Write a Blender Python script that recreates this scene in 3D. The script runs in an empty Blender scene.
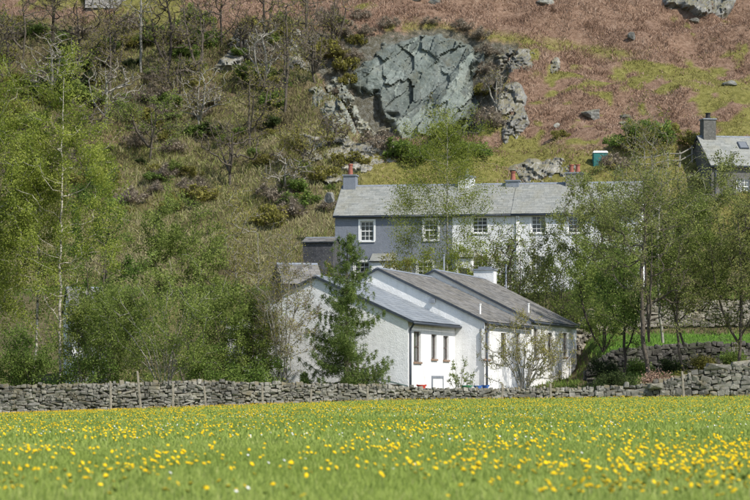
import bpy, math, random
import numpy as np
R = math.radians
sc = bpy.context.scene
COL = sc.collection

# ------------------------------------------------------------------ camera, sky, sun
F, HY, CZ = 2400.0, 384.0, 0.60          # focal length in 750-px pixels, horizon row, eye height
cd = bpy.data.cameras.new('camera'); cam = bpy.data.objects.new('camera', cd); COL.objects.link(cam)
cam.location = (0, 0, CZ); cam.rotation_euler = (R(90), 0, 0)
cd.sensor_width = 36; cd.lens = F / 750 * 36; cd.shift_y = (HY - 250) / 750
cd.clip_start = 0.5; cd.clip_end = 3000
cd.dof.use_dof = True; cd.dof.focus_distance = 116; cd.dof.aperture_fstop = 5.6
sc.camera = cam
SUN_A, SUN_E = 50, 47                     # azimuth to the right of straight-behind-camera, elevation
w = bpy.data.worlds.new('World'); sc.world = w; w.use_nodes = True
nt = w.node_tree; nt.nodes.clear()
sky = nt.nodes.new('ShaderNodeTexSky'); sky.sky_type = 'NISHITA'; sky.sun_disc = False
sky.sun_elevation = R(SUN_E); sky.sun_rotation = R(180 - SUN_A)
bg = nt.nodes.new('ShaderNodeBackground'); bg.inputs[1].default_value = 0.145
wo = nt.nodes.new('ShaderNodeOutputWorld')
nt.links.new(sky.outputs[0], bg.inputs[0]); nt.links.new(bg.outputs[0], wo.inputs[0])
sd = bpy.data.lights.new('sun', 'SUN'); sd.energy = 4.7; sd.angle = R(0.53); sd.color = (1, .955, .88)
sun = bpy.data.objects.new('sun', sd); COL.objects.link(sun)
from mathutils import Vector
sv = Vector((math.sin(R(SUN_A)) * math.cos(R(SUN_E)), -math.cos(R(SUN_A)) * math.cos(R(SUN_E)), math.sin(R(SUN_E))))
sun.rotation_euler = sv.to_track_quat('Z', 'Y').to_euler(); sun.location = (60, -60, 80)
sc.view_settings.view_transform = 'Standard'; sc.view_settings.look = 'None'
sc.view_settings.exposure = 0.3; sc.view_settings.gamma = 1.0
sc.cycles.max_bounces = 6; sc.cycles.diffuse_bounces = 3; sc.cycles.transmission_bounces = 4
sc.cycles.glossy_bounces = 2; sc.cycles.transparent_max_bounces = 4

# ------------------------------------------------------------------ helpers
rng = np.random.default_rng(7)  # fixed seeds: the scene is the same every run; random.seed(7)
def tag(o, label=None, cat=None, group=None, kind=None):
    if label: o['label'] = label
    if cat: o['category'] = cat
    if group: o['group'] = group
    if kind: o['kind'] = kind
    return o
def empty(name, loc, label=None, cat=None, group=None):
    o = bpy.data.objects.new(name, None); COL.objects.link(o); o.location = loc; o.empty_display_size = .3
    return tag(o, label, cat, group)
def link(name, me, parent=None, loc=None):
    o = bpy.data.objects.new(name, me); COL.objects.link(o)
    if parent is not None:
        o.parent = parent
    if loc is not None: o.location = loc
    return o
def mesh_np(name, V, faces, mats, rnd=None, smooth=False, mi=None, origin=None):
    """V (n,3); faces: list of (k,m) int arrays; rnd per face"""
    V = np.asarray(V, dtype=np.float64)
    if origin is not None: V = V - np.asarray(origin)
    if isinstance(faces, np.ndarray): faces = [faces]
    faces = [np.asarray(f, dtype=np.int64) for f in faces if len(f)]
    idx = np.concatenate([f.ravel() for f in faces])
    tot = np.concatenate([np.full(len(f), f.shape[1]) for f in faces])
    start = np.concatenate([[0], np.cumsum(tot)[:-1]])
    me = bpy.data.meshes.new(name)
    me.vertices.add(len(V)); me.vertices.foreach_set('co', V.astype(np.float32).ravel())
    me.loops.add(len(idx)); me.loops.foreach_set('vertex_index', idx.astype(np.int32))
    me.polygons.add(len(tot)); me.polygons.foreach_set('loop_start', start.astype(np.int32))
    if mi is not None: me.polygons.foreach_set('material_index', np.asarray(mi, dtype=np.int32))
    me.polygons.foreach_set('use_smooth', np.full(len(tot), smooth))
    if rnd is not None:
        a = me.attributes.new('rnd', 'FLOAT', 'FACE'); a.data.foreach_set('value', np.asarray(rnd, dtype=np.float32))
    for m in (mats if isinstance(mats, (list, tuple)) else [mats]): me.materials.append(m)
    me.update(calc_edges=True); me.validate()
    return me
class MB:
    """collects boxes, quads, prisms in world coordinates"""
    def __init__(s): s.v = []; s.f = []
    def poly(s, pts):
        n = len(s.v); s.v += [tuple(p) for p in pts]; s.f.append(tuple(range(n, n + len(pts)))); return s
    def hexa(s, p):   # 8 pts: bottom 4 then top 4
        n = len(s.v); s.v += [tuple(q) for q in p]
        for f in ((3,2,1,0),(4,5,6,7),(0,1,5,4),(1,2,6,5),(2,3,7,6),(3,0,4,7)): s.f.append(tuple(n + i for i in f))
        return s
    def obox(s, o, a, b, c):   # corner o, edge vectors
        o, a, b, c = (np.array(q, float) for q in (o, a, b, c))
        return s.hexa([o, o+a, o+a+b, o+b, o+c, o+a+c, o+a+b+c, o+b+c])
    def tube(s, p0, p1, r0, r1=None, n=8, cap=True):
        p0, p1 = np.array(p0, float), np.array(p1, float); r1 = r0 if r1 is None else r1
        d = p1 - p0; d /= np.linalg.norm(d)
        x = np.cross(d, [0,0,1.]) if abs(d[2]) < .95 else np.cross(d, [1.,0,0]); x /= np.linalg.norm(x); y = np.cross(d, x)
        k = len(s.v)
        for p, r in ((p0, r0), (p1, r1)):
            for i in range(n):
                t = 2*math.pi*i/n; s.v.append(tuple(p + r*(math.cos(t)*x + math.sin(t)*y)))
        for i in range(n): s.f.append((k+i, k+(i+1)%n, k+n+(i+1)%n, k+n+i))
        if cap: s.f.append(tuple(range(k+n, k+2*n))); s.f.append(tuple(range(k+n-1, k-1, -1)))
        return s
    def lathe(s, base, prof, n=12):
        bx, by, bz = base; k = len(s.v)
        for r, z in prof:
            for i in range(n):
                t = 2*math.pi*i/n; s.v.append((bx+r*math.cos(t), by+r*math.sin(t), bz+z))
        for j in range(len(prof)-1):
            for i in range(n): s.f.append((k+j*n+i, k+j*n+(i+1)%n, k+(j+1)*n+(i+1)%n, k+(j+1)*n+i))
        s.f.append(tuple(range(k+(len(prof)-1)*n, k+len(prof)*n)))
        return s
    def build(s, name, mat, parent=None, smooth=False, bevel=0, kind=None, top=None):
        """parent is an un-rotated Empty/mesh chain; children are stored relative to it"""
        off = np.array(wloc(parent)) if parent is not None else np.array(top if top is not None else (0,0,0), float)
        me = bpy.data.meshes.new(name); me.from_pydata([tuple(np.array(v)-off) for v in s.v], [], s.f)
        me.materials.append(mat); me.update()
        if smooth: me.polygons.foreach_set('use_smooth', [True]*len(me.polygons))
        o = link(name, me, parent)
        if parent is None: o.location = off
        if bevel:
            m = o.modifiers.new('bevel', 'BEVEL'); m.width = bevel; m.segments = 1; m.limit_method = 'ANGLE'
        if kind: o['kind'] = kind
        return o
def wloc(o):
    l = np.zeros(3)
    while o is not None: l += np.array(o.location); o = o.parent
    return l
def child_np(name, V, faces, mats, parent, rnd=None, smooth=False, mi=None, kind=None):
    me = mesh_np(name, V, faces, mats, rnd, smooth, mi, origin=wloc(parent))
    o = link(name, me, parent)
    if kind: o['kind'] = kind
    return o
def copy_tree(o, loc=None, rz=None, scale=None, parent=None):
    c = o.copy(); COL.objects.link(c); c.parent = parent
    if loc is not None: c.location = loc
    if rz is not None: c.rotation_euler = (0, 0, rz)
    if scale is not None: c.scale = (scale,)*3 if np.isscalar(scale) else scale
    for ch in o.children: copy_tree(ch, parent=c)
    return c
# value noise
_LAT = rng.random((256, 256))
def vnoise(x, y, seed=0):
    x = np.asarray(x, float) + seed*37.17; y = np.asarray(y, float) + seed*91.3
    xi = np.floor(x).astype(int); yi = np.floor(y).astype(int); fx = x-xi; fy = y-yi
    fx = fx*fx*(3-2*fx); fy = fy*fy*(3-2*fy)
    g = lambda i, j: _LAT[i % 256, j % 256]
    return (g(xi,yi)*(1-fx)+g(xi+1,yi)*fx)*(1-fy)+(g(xi,yi+1)*(1-fx)+g(xi+1,yi+1)*fx)*fy
def fbm(x, y, s, oct=4, seed=0):
    t = 0; a = 1; n = 0
    for k in range(oct):
        t = t + a*vnoise(np.asarray(x)/s, np.asarray(y)/s, seed+k*3.7); n += a; a *= .5; s = s/2.03
    return t/n
def sstep(a, b, x): t = np.clip((np.asarray(x, float)-a)/(b-a), 0, 1); return t*t*(3-2*t)

# ------------------------------------------------------------------ ground height
PY = np.array([0, 100, 112, 120, 132, 145, 154, 160, 166, 172, 188, 209, 232, 300, 420, 700.])
PZ = np.array([0, 0, 0.05, 0.3, 1.0, 3.4, 6.2, 6.8, 7.2, 11.2, 20.0, 31.8, 43.5, 76, 125, 190.])
def base_x(x): return np.interp(x, [-80, -40, -15.6, -8, 0, 15.6, 40, 80], [-1.6, -1.2, -.68, -.4, -.10, .08, .25, .4])
QL, QR = -1.5, 8.3
def q_base(x): return 200.8+(fbm(x, x*0, 3.5, 3, 50)-.5)*1.6-np.abs(np.asarray(x)-4)*.08
def quarry(x, y):
    """old quarry cut back into the hill: a floor, a steep back wall and two side walls"""
    w1 = (fbm(x, y, 3, 3, 51)-.5)*2.2; fl = 19.6+.06*(y-188)+(fbm(x, y, 2, 2, 52)-.5)*.5
    return fl+np.maximum(np.maximum((y-q_base(x))*2.3, (QL-x+w1)*1.7), np.maximum((x-QR+w1)*2.6, 0))
def gz(x, y, fine=True):
    x = np.asarray(x, float); y = np.asarray(y, float)
    c = np.interp(y, PY, PZ)
    t = sstep(10.5, 12.5, x) * (1 - sstep(150, 160, y))
    rt = np.interp(y, [0, 100, 103, 120.8, 121.6, 136.5, 137.3, 150, 156, 165], [0, 0, .4, 1.0, 2.2, 3.5, 4.3, 6.4, 7, 7.2])
    z = c*(1-t) + rt*t
    z = z + base_x(x)*np.clip(y/100, 0, 1)*(1-sstep(110, 150, y))
    z = z + sstep(168, 185, y)*((fbm(x, y, 22, 3, 5)-.5)*6.0 + (fbm(x, y, 5, 3, 9)-.5)*2.2)
    z = np.array(z, float); mq = (y > 184) & (y < 216) & (np.abs(x-4) < 14)
    if np.any(mq):
        xb, yb = np.broadcast_arrays(x, y); z = np.where(mq, z, z); z[mq] = np.minimum(z[mq], quarry(xb[mq], yb[mq]))
    if fine: z = z + sstep(104, 122, y)*(fbm(x, y, 1.6, 3, 2)-.5)*(.25+.75*sstep(168, 185, y))
    return z
def P(px, py, Y): return np.array([(px-375)/F*Y, Y, CZ+(HY-py)/F*Y])
def X(px, Y): return (px-375)/F*Y
def G(px, Y, dz=0):
    x = X(px, Y); return np.array([x, Y, float(gz(x, Y))+dz])
_TX, _TY = np.arange(-58, 58.01, .25), np.arange(164, 332.01, .25); _TAB = gz(*np.meshgrid(_TX, _TY), False)
def hit(px, py, y0=166, y1=330):
    """where the ray through a photo pixel meets the hillside"""
    px = np.atleast_1d(np.asarray(px, float)); py = np.atleast_1d(np.asarray(py, float)); out = np.full(px.shape, float(y1)); act = np.arange(len(px))
    for k, Y in enumerate(_TY):
        if Y < y0 or Y >= y1: continue
        u = np.clip(((px[act]-375)/F*Y+58)/.25, 0, len(_TX)-1.001); i = u.astype(int); f = u-i; row = _TAB[k]
        m = row[i]*(1-f)+row[i+1]*f >= CZ+(HY-py[act])/F*Y
        if m.any(): out[act[m]] = Y; act = act[~m]
        if not len(act): break
    return out

# ------------------------------------------------------------------ materials
def nmat(name):
    m = bpy.data.materials.new(name); m.use_nodes = True; t = m.node_tree; t.nodes.clear()
    out = t.nodes.new('ShaderNodeOutputMaterial'); return m, t, out
def ramp(t, stops):
    r = t.nodes.new('ShaderNodeValToRGB'); e = r.color_ramp.elements
    while len(e) < len(stops): e.new(.5)
    for k, (p, c) in enumerate(stops): e[k].position = p; e[k].color = (*c, 1)
    return r
def noise(t, scale, detail=4, rough=.55, coord=None, dist=0):
    n = t.nodes.new('ShaderNodeTexNoise'); n.inputs['Scale'].default_value = scale; n.inputs['Detail'].default_value = detail
    n.inputs['Roughness'].default_value = rough; n.inputs['Distortion'].default_value = dist
    if coord is not None: t.links.new(coord, n.inputs['Vector'])
    return n
def mixc(t, fac, a, b, mode='MIX'):
    m = t.nodes.new('ShaderNodeMix'); m.data_type = 'RGBA'; m.blend_type = mode
    for s, v in ((m.inputs[0], fac), (m.inputs[6], a), (m.inputs[7], b)):
        if hasattr(v, 'is_linked') or isinstance(v, bpy.types.NodeSocket): t.links.new(v, s)
        elif isinstance(v, (int, float)): s.default_value = v
        else: s.default_value = (*v, 1)
    return m.outputs[2]
def mathn(t, op, a, b=None):
    m = t.nodes.new('ShaderNodeMath'); m.operation = op
    for s, v in ((m.inputs[0], a), (m.inputs[1], b)):
        if v is None: continue
        if isinstance(v, bpy.types.NodeSocket): t.links.new(v, s)
        else: s.default_value = v
    return m.outputs[0]
def posn(t):
    return t.nodes.new('ShaderNodeNewGeometry').outputs['Position']
def rndv(t, objinfo=True):
    a = t.nodes.new('ShaderNodeAttribute'); a.attribute_name = 'rnd'
    if not objinfo: return a.outputs['Fac']
    o = t.nodes.new('ShaderNodeObjectInfo')
    return mathn(t, 'FRACT', mathn(t, 'ADD', a.outputs['Fac'], o.outputs['Random']))
def principled(t, out, col, rough=.85, bump=None, bstr=.3, bdist=.02, spec=.3, metal=0):
    b = t.nodes.new('ShaderNodeBsdfPrincipled')
    if isinstance(col, bpy.types.NodeSocket): t.links.new(col, b.inputs['Base Color'])
    else: b.inputs['Base Color'].default_value = (*col, 1)
    b.inputs['Roughness'].default_value = rough; b.inputs['Specular IOR Level'].default_value = spec
    b.inputs['Metallic'].default_value = metal
    if bump is not None:
        n = t.nodes.new('ShaderNodeBump'); n.inputs['Strength'].default_value = bstr; n.inputs['Distance'].default_value = bdist
        t.links.new(bump, n.inputs['Height']); t.links.new(n.outputs[0], b.inputs['Normal'])
    t.links.new(b.outputs[0], out.inputs[0]); return b
def simple(name, col, rough=.7, var=.25, scale=6, metal=0, spec=.3, bump=.15):
    m, t, o = nmat(name); p = posn(t); n = noise(t, scale, 5, .6, p)
    c0 = tuple(v*(1-var) for v in col); c1 = tuple(min(1, v*(1+var)) for v in col)
    r = ramp(t, [(.3, c0), (.7, c1)]); t.links.new(n.outputs[0], r.inputs[0])
    principled(t, o, r.outputs[0], rough, n.outputs[0], bump, .01, spec, metal); return m
def leafmat(name, stops, trans=.35):
    m, t, o = nmat(name)
    r = ramp(t, stops); t.links.new(rndv(t, False), r.inputs[0])
    oi = t.nodes.new('ShaderNodeObjectInfo'); h = t.nodes.new('ShaderNodeHueSaturation')
    t.links.new(mathn(t, 'MULTIPLY_ADD', oi.outputs['Random'], .24) if False else mathn(t, 'ADD', mathn(t, 'MULTIPLY', oi.outputs['Random'], .26), .87), h.inputs['Value'])
    t.links.new(r.outputs[0], h.inputs['Color'])
    d = t.nodes.new('ShaderNodeBsdfDiffuse'); tr = t.nodes.new('ShaderNodeBsdfTranslucent'); mx = t.nodes.new('ShaderNodeMixShader')
    mx.inputs[0].default_value = trans
    t.links.new(h.outputs[0], d.inputs[0]); t.links.new(h.outputs[0], tr.inputs[0])
    t.links.new(d.outputs[0], mx.inputs[1]); t.links.new(tr.outputs[0], mx.inputs[2]); t.links.new(mx.outputs[0], o.inputs[0]); return m
def render_wall(name, col, dirt=(.35, .35, .33), amt=.5):
    m, t, o = nmat(name); p = posn(t)
    big = noise(t, .55, 5, .6, p); fine = noise(t, 26, 3, .7, p); mid = noise(t, 3.2, 5, .7, p)
    mp = t.nodes.new('ShaderNodeMapping'); mp.inputs['Scale'].default_value = (2.2, 2.2, .25); t.links.new(p, mp.inputs[0])
    st = noise(t, 1.6, 4, .6, mp.outputs[0])
    r1 = ramp(t, [(.42, (0,0,0)), (.75, (1,1,1))]); t.links.new(st.outputs[0], r1.inputs[0])
    f = mathn(t, 'MULTIPLY', r1.outputs[0], amt)
    c = mixc(t, f, col, tuple(.55*a+.45*b for a, b in zip(col, dirt)))
    r2 = ramp(t, [(.35, (.88,.88,.88)), (.65, (1,1,1))]); t.links.new(mid.outputs[0], r2.inputs[0])
    c = mixc(t, .7, c, r2.outputs[0], 'MULTIPLY')
    principled(t, o, c, .92, mathn(t, 'ADD', fine.outputs[0], mathn(t, 'MULTIPLY', mid.outputs[0], 1.4)), .75, .03, .15); return m
def slatemat(name, cols, moss=(.16,.15,.08), mossamt=.35):
    m, t, o = nmat(name); p = posn(t); rv = rndv(t, False)
    r = ramp(t, [(k/(len(cols)-1), c) for k, c in enumerate(cols)]); t.links.new(rv, r.inputs[0])
    n = noise(t, .9, 5, .65, p); r2 = ramp(t, [(.45, (0,0,0)), (.7, (1,1,1))]); t.links.new(n.outputs[0], r2.inputs[0])
    c = mixc(t, mathn(t, 'MULTIPLY', r2.outputs[0], mossamt), r.outputs[0], moss)
    n2 = noise(t, 14, 4, .7, p); r3 = ramp(t, [(.3, (.7,.7,.7)), (.7, (1.15,1.15,1.15))]); t.links.new(n2.outputs[0], r3.inputs[0])
    c = mixc(t, .8, c, r3.outputs[0], 'MULTIPLY')
    principled(t, o, c, .7, n2.outputs[0], .4, .01, .3); return m
def rockmat(name, cols, moss=(.10,.10,.035), mossamt=.5, lo=.55, hi=1.3):
    m, t, o = nmat(name); p = posn(t)
    n = noise(t, .6, 6, .65, p, .6); r = ramp(t, [(.28+.44*k/(len(cols)-1), c) for k, c in enumerate(cols)]); t.links.new(n.outputs[0], r.inputs[0])
    rv = ramp(t, [(0, (lo,lo,lo)), (.5, (.95,.95,.95)), (1, (hi,hi*.985,hi*.94))]); t.links.new(rndv(t), rv.inputs[0])
    c = mixc(t, 1, r.outputs[0], rv.outputs[0], 'MULTIPLY')
    n2 = noise(t, 4.5, 6, .7, p); r2 = ramp(t, [(.35, (.62,.62,.62)), (.62, (1.1,1.1,1.1))]); t.links.new(n2.outputs[0], r2.inputs[0])
    c = mixc(t, .8, c, r2.outputs[0], 'MULTIPLY')
    n3 = noise(t, 1.1, 5, .7, p); r3 = ramp(t, [(.52, (0,0,0)), (.68, (1,1,1))]); t.links.new(n3.outputs[0], r3.inputs[0])
    c = mixc(t, mathn(t, 'MULTIPLY', r3.outputs[0], mossamt), c, moss)
    ge = t.nodes.new('ShaderNodeNewGeometry'); sx = t.nodes.new('ShaderNodeSeparateXYZ'); t.links.new(ge.outputs['Normal'], sx.inputs[0])
    up_ = mathn(t, 'ADD', sx.outputs[2], mathn(t, 'MULTIPLY', mathn(t, 'SUBTRACT', n2.outputs[0], .5), .9)); r5 = ramp(t, [(.72, (0,0,0)), (.88, (1,1,1))]); t.links.new(up_, r5.inputs[0])
    c = mixc(t, mathn(t, 'MULTIPLY', r5.outputs[0], mossamt), c, moss)
    n4 = noise(t, 9, 3, .6, p); r4 = ramp(t, [(.64, (0,0,0)), (.72, (1,1,1))]); t.links.new(n4.outputs[0], r4.inputs[0])
    c = mixc(t, mathn(t, 'MULTIPLY', r4.outputs[0], .45), c, (.5,.5,.46))
    principled(t, o, c, .9, n2.outputs[0], .7, .06, .2); return m
M = {}
M['white'] = render_wall('white_roughcast', (.80, .80, .79), (.34,.35,.32), .6)
M['white_far'] = render_wall('white_limewash', (.78, .79, .80), amt=.35)
M['grey_render'] = render_wall('blue_grey_render', (.205, .225, .262), (.25,.26,.28), .5)
M['stone_house'] = rockmat('rubble_stone', [(.16,.16,.15),(.26,.25,.23)], mossamt=.1)
M['stone_dark'] = rockmat('dark_rubble_stone', [(.05,.052,.06),(.10,.10,.11)], mossamt=.1)
M['slate_brown'] = slatemat('weathered_slate', [(.085,.083,.078),(.155,.15,.14),(.23,.22,.205),(.13,.128,.122)], (.18,.16,.11), .5)
M['slate_blue'] = slatemat('blue_slate', [(.17,.19,.21),(.21,.23,.25),(.25,.27,.29)], (.19,.2,.19), .35)
M['slate_green'] = slatemat('green_slate', [(.20,.21,.195),(.245,.25,.23),(.285,.29,.265),(.225,.235,.22)], (.24,.225,.16), .5)
M['lead'] = simple('lead_flashing', (.20,.22,.25), .6)
M['dark_paint'] = simple('dark_blue_grey_paint', (.045,.055,.07), .5)
M['brown_paint'] = simple('dark_brown_frame', (.085,.065,.055), .5)
M['white_paint'] = simple('white_gloss_paint', (.78,.78,.76), .45, .06)
M['sill'] = simple('brown_sill', (.25,.17,.12), .8)
M['terracotta'] = simple('terracotta', (.27,.10,.07), .8)
M['black_pot'] = simple('black_pot', (.02,.02,.022), .7)
M['timber'] = simple('weathered_timber', (.24,.21,.17), .9, .35, 12)
M['core'] = simple('wall_rubble', (.055,.05,.045), .95, .4, 5)
M['teal'] = simple('teal_plastic', (.025,.15,.14), .6, .25)
M['red'] = simple('red_plastic', (.45,.05,.03), .5, .1)
M['blue'] = simple('blue_plastic', (.05,.14,.40), .5, .1)
M['greenp'] = simple('green_plastic', (.02,.28,.17), .5, .1)
M['green_roof'] = simple('green_felt', (.10,.14,.13), .8)
m, t, o = nmat('window_glass'); b = principled(t, o, (.025,.03,.035), .06, spec=.6); M['glass'] = m
m, t, o = nmat('curtained_glass'); b = principled(t, o, (.16,.17,.18), .12, spec=.6); M['glass_pale'] = m
m, t, o = nmat('net_curtained_glass'); b = principled(t, o, (.09,.09,.085), .1, spec=.6); M['glass_mid'] = m
M['rock'] = rockmat('green_slate_rock', [(.08,.10,.09),(.14,.166,.152),(.20,.228,.21),(.125,.135,.125)], (.13,.115,.06), .3, .62, 1.25)
M['rock_mix'] = rockmat('mossy_green_rock', [(.12,.135,.12),(.22,.235,.21),(.31,.31,.28)], (.13,.11,.05), .6)
M['rock_grey'] = rockmat('grey_crag', [(.11,.11,.10),(.22,.22,.205),(.33,.32,.295)], (.15,.13,.055), .6)
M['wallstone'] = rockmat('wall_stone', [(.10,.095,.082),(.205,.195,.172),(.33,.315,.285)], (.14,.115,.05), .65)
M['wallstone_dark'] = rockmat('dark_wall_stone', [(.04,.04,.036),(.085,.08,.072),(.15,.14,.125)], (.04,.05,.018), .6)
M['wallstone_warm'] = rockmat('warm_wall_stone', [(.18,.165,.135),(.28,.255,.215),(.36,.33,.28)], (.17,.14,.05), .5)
M['bark'] = simple('grey_brown_bark', (.095,.08,.062), .95, .45, 7, bump=.6)
M['bark_dark'] = simple('dark_bark', (.045,.037,.03), .95, .45, 7, bump=.6)
M['bark_pale'] = simple('pale_grey_bark', (.25,.235,.20), .95, .35, 5, bump=.5)
def birchbark():
    m, t, o = nmat('birch_bark'); p = posn(t)
    mp = t.nodes.new('ShaderNodeMapping'); mp.inputs['Scale'].default_value = (1, 1, 3); t.links.new(p, mp.inputs[0])
    n = noise(t, 2.2, 4, .7, mp.outputs[0]); r = ramp(t, [(.40, (.06,.05,.04)), (.52, (.42,.38,.31)), (.75, (.6,.56,.48))]); t.links.new(n.outputs[0], r.inputs[0])
    principled(t, o, r.outputs[0], .8, n.outputs[0], .3); return m
M['birch'] = birchbark()
M['leaf_birch'] = leafmat('birch_leaf', [(0, (.13,.165,.03)), (.5, (.225,.27,.05)), (1, (.33,.36,.085))], 0.46)
M['leaf_hazel'] = leafmat('hazel_leaf', [(0, (.11,.15,.035)), (.5, (.195,.245,.062)), (1, (.295,.345,.10))], 0.46)
M['leaf_green'] = leafmat('spring_leaf', [(0, (.07,.115,.025)), (.5, (.13,.195,.045)), (1, (.22,.285,.075))], 0.43)
M['leaf_grey'] = leafmat('willow_leaf', [(0, (.11,.135,.04)), (.5, (.20,.225,.07)), (1, (.31,.335,.12))], 0.46)
M['leaf_olive'] = leafmat('olive_bud', [(0, (.13,.13,.03)), (.5, (.23,.22,.055)), (1, (.33,.30,.09))], 0.42)
M['leaf_dark'] = leafmat('evergreen_leaf', [(0, (.03,.045,.02)), (.6, (.06,.085,.03)), (1, (.11,.135,.05))], .3)
M['needle'] = leafmat('larch_needle', [(0, (.065,.105,.028)), (.5, (.14,.195,.055)), (1, (.26,.31,.10))], 0.42)
M['twig'] = leafmat('brown_twig', [(0, (.13,.105,.075)), (.6, (.22,.18,.135)), (1, (.33,.29,.23))], .15)
M['grass'] = leafmat('grass_blade', [(0, (.215,.285,.06)), (.5, (.325,.40,.10)), (.85, (.415,.47,.15)), (1, (.50,.48,.21))], 0.44)
M['grass_hill'] = leafmat('hill_grass_blade', [(0, (.14,.125,.045)), (.5, (.27,.245,.085)), (1, (.42,.365,.17))], 0.32)
M['grass_lawn'] = leafmat('lawn_blade', [(0, (.09,.19,.03)), (.5, (.15,.28,.045)), (1, (.22,.34,.07))], .35)
M['bracken'] = leafmat('dead_bracken', [(0, (.155,.097,.066)), (.5, (.305,.20,.142)), (1, (.45,.335,.255))], 0.2)
M['scrub'] = leafmat('undergrowth', [(0, (.05,.045,.028)), (.25, (.15,.125,.07)), (.5, (.26,.235,.105)), (.75, (.22,.27,.06)), (1, (.40,.37,.20))], 0.3)
M['petal'] = leafmat('dandelion_yellow', [(0, (.70,.42,.010)), (.6, (.84,.57,.014)), (1, (.90,.68,.035))], 0.25)
M['stem'] = simple('flower_stem', (.14,.19,.05), .7)
M['daisy'] = leafmat('daisy_white', [(0, (.7,.7,.66)), (1, (.85,.85,.8))], .15)
def meadowmat():
    m, t, o = nmat('meadow_soil_and_grass'); p = posn(t)
    n = noise(t, 1.3, 5, .65, p); r = ramp(t, [(.3, (.17,.22,.055)), (.55, (.245,.30,.08)), (.75, (.30,.335,.11))]); t.links.new(n.outputs[0], r.inputs[0])
    n2 = noise(t, 25, 3, .7, p)
    principled(t, o, r.outputs[0], .95, n2.outputs[0], .8, .05, .1); return m
def hillmat():
    m, t, o = nmat('hillside_ground'); p = posn(t)
    def at(nm): a = t.nodes.new('ShaderNodeAttribute'); a.attribute_name = nm; return a.outputs['Fac']
    n = noise(t, 2.6, 6, .7, p); n2 = noise(t, .35, 5, .6, p); n3 = noise(t, 9, 5, .7, p)
    br = ramp(t, [(.3, (.14,.085,.055)), (.5, (.265,.17,.115)), (.68, (.38,.265,.19))]); t.links.new(n.outputs[0], br.inputs[0])
    gr = ramp(t, [(.3, (.12,.115,.032)), (.5, (.23,.215,.06)), (.7, (.33,.30,.11))]); t.links.new(n.outputs[0], gr.inputs[0])
    sc_ = ramp(t, [(.3, (.06,.052,.03)), (.5, (.16,.135,.07)), (.7, (.27,.23,.13))]); t.links.new(n.outputs[0], sc_.inputs[0])
    lw = ramp(t, [(.3, (.08,.16,.025)), (.7, (.14,.25,.04))]); t.links.new(n.outputs[0], lw.inputs[0])
    def sharpen(v, w_=.35):
        s = mathn(t, 'ADD', v, mathn(t, 'MULTIPLY', mathn(t, 'SUBTRACT', n3.outputs[0], .5), 1.1))
        r = ramp(t, [(.25, (0,0,0)), (.8, (1,1,1))]); t.links.new(s, r.inputs[0]); return r.outputs[0]
    c = mixc(t, sharpen(at('green')), br.outputs[0], gr.outputs[0])
    c = mixc(t, sharpen(at('scrub')), c, sc_.outputs[0])
    c = mixc(t, sharpen(at('lawn')), c, lw.outputs[0])
    ge = t.nodes.new('ShaderNodeNewGeometry'); sx = t.nodes.new('ShaderNodeSeparateXYZ'); t.links.new(ge.outputs['Normal'], sx.inputs[0])
    sl = ramp(t, [(.50, (1,1,1)), (.62, (0,0,0))]); t.links.new(mathn(t, 'ADD', sx.outputs[2], mathn(t, 'MULTIPLY', mathn(t, 'SUBTRACT', n.outputs[0], .5), .5)), sl.inputs[0])
    rk = ramp(t, [(.3, (.045,.042,.03)), (.45, (.13,.12,.085)), (.58, (.19,.185,.155)), (.72, (.27,.275,.25))]); t.links.new(n.outputs[0], rk.inputs[0]); c = mixc(t, sl.outputs[0], c, rk.outputs[0])
    principled(t, o, c, .95, mathn(t, 'ADD', n.outputs[0], n3.outputs[0]), 1.0, .25, .1); return m
M['meadow'] = meadowmat(); M['hill'] = hillmat()

# ------------------------------------------------------------------ the ground
def sheet(name, xs, ys, mat, attrs=None):
    XX, YY = np.meshgrid(xs, ys); Z = gz(XX, YY)
    V = np.stack([XX.ravel(), YY.ravel(), Z.ravel()], 1); nx = len(xs); ny = len(ys)
    i = (np.arange(ny-1)[:, None]*nx + np.arange(nx-1)[None, :]).ravel()
    Fq = np.stack([i, i+1, i+1+nx, i+nx], 1)
    me = mesh_np(name, V, Fq, mat, smooth=True)
    if attrs:
        for k, fn in attrs.items():
            a = me.attributes.new(k, 'FLOAT', 'POINT'); a.data.foreach_set('value', np.asarray(fn(V[:, 0], V[:, 1]), dtype=np.float32))
    return tag(link(name, me), kind='structure')
JY = 101.2
def pxy(x, y):
    return 375 + x/y*F, HY-(gz(x, y, False)-CZ)/y*F
def f_green(x, y):
    px, py = pxy(x, np.maximum(y, 1))
    a = fbm(x, y, 13, 4, 3) + (fbm(x, y, 3, 3, 6)-.5)*.5
    d = py + (px-375)*.06
    g = sstep(.47, .6, a + sstep(100, 160, d)*.16 - .105 - .07*sstep(540, 640, px)*(1-sstep(112, 138, py)) + (fbm(x, y, 1.2, 2, 77)-.5)*.55)
    band = np.exp(-((py-(28+(px-430)*.14))/8)**2)*(px > 400)*(px < 640)*(.4+1.2*fbm(x, y, 3, 3, 44))
    band2 = np.exp(-((py-(58+(px-690)*.1))/7)**2)*(px > 600)*(-.1+1.2*fbm(x, y, 3, 3, 45))
    g = np.maximum(g, np.maximum(band, band2*.7)*.75)
    g = np.maximum(g, sstep(138, 155, py)*.85)
    return np.where(y < 168, 1, np.clip(g, 0, 1))
def f_scrub(x, y):
    px, py = pxy(x, np.maximum(y, 1))
    a = fbm(x, y, 9, 4, 14)
    s = sstep(430, 290, px)*sstep(4, 40, py-(fbm(x, y, 8, 2, 4)-.5)*30)*.75 + (a-.5)*.9
    s = np.where(y < 168, .75+(a-.5), s)
    return np.clip(s, 0, 1)
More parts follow.
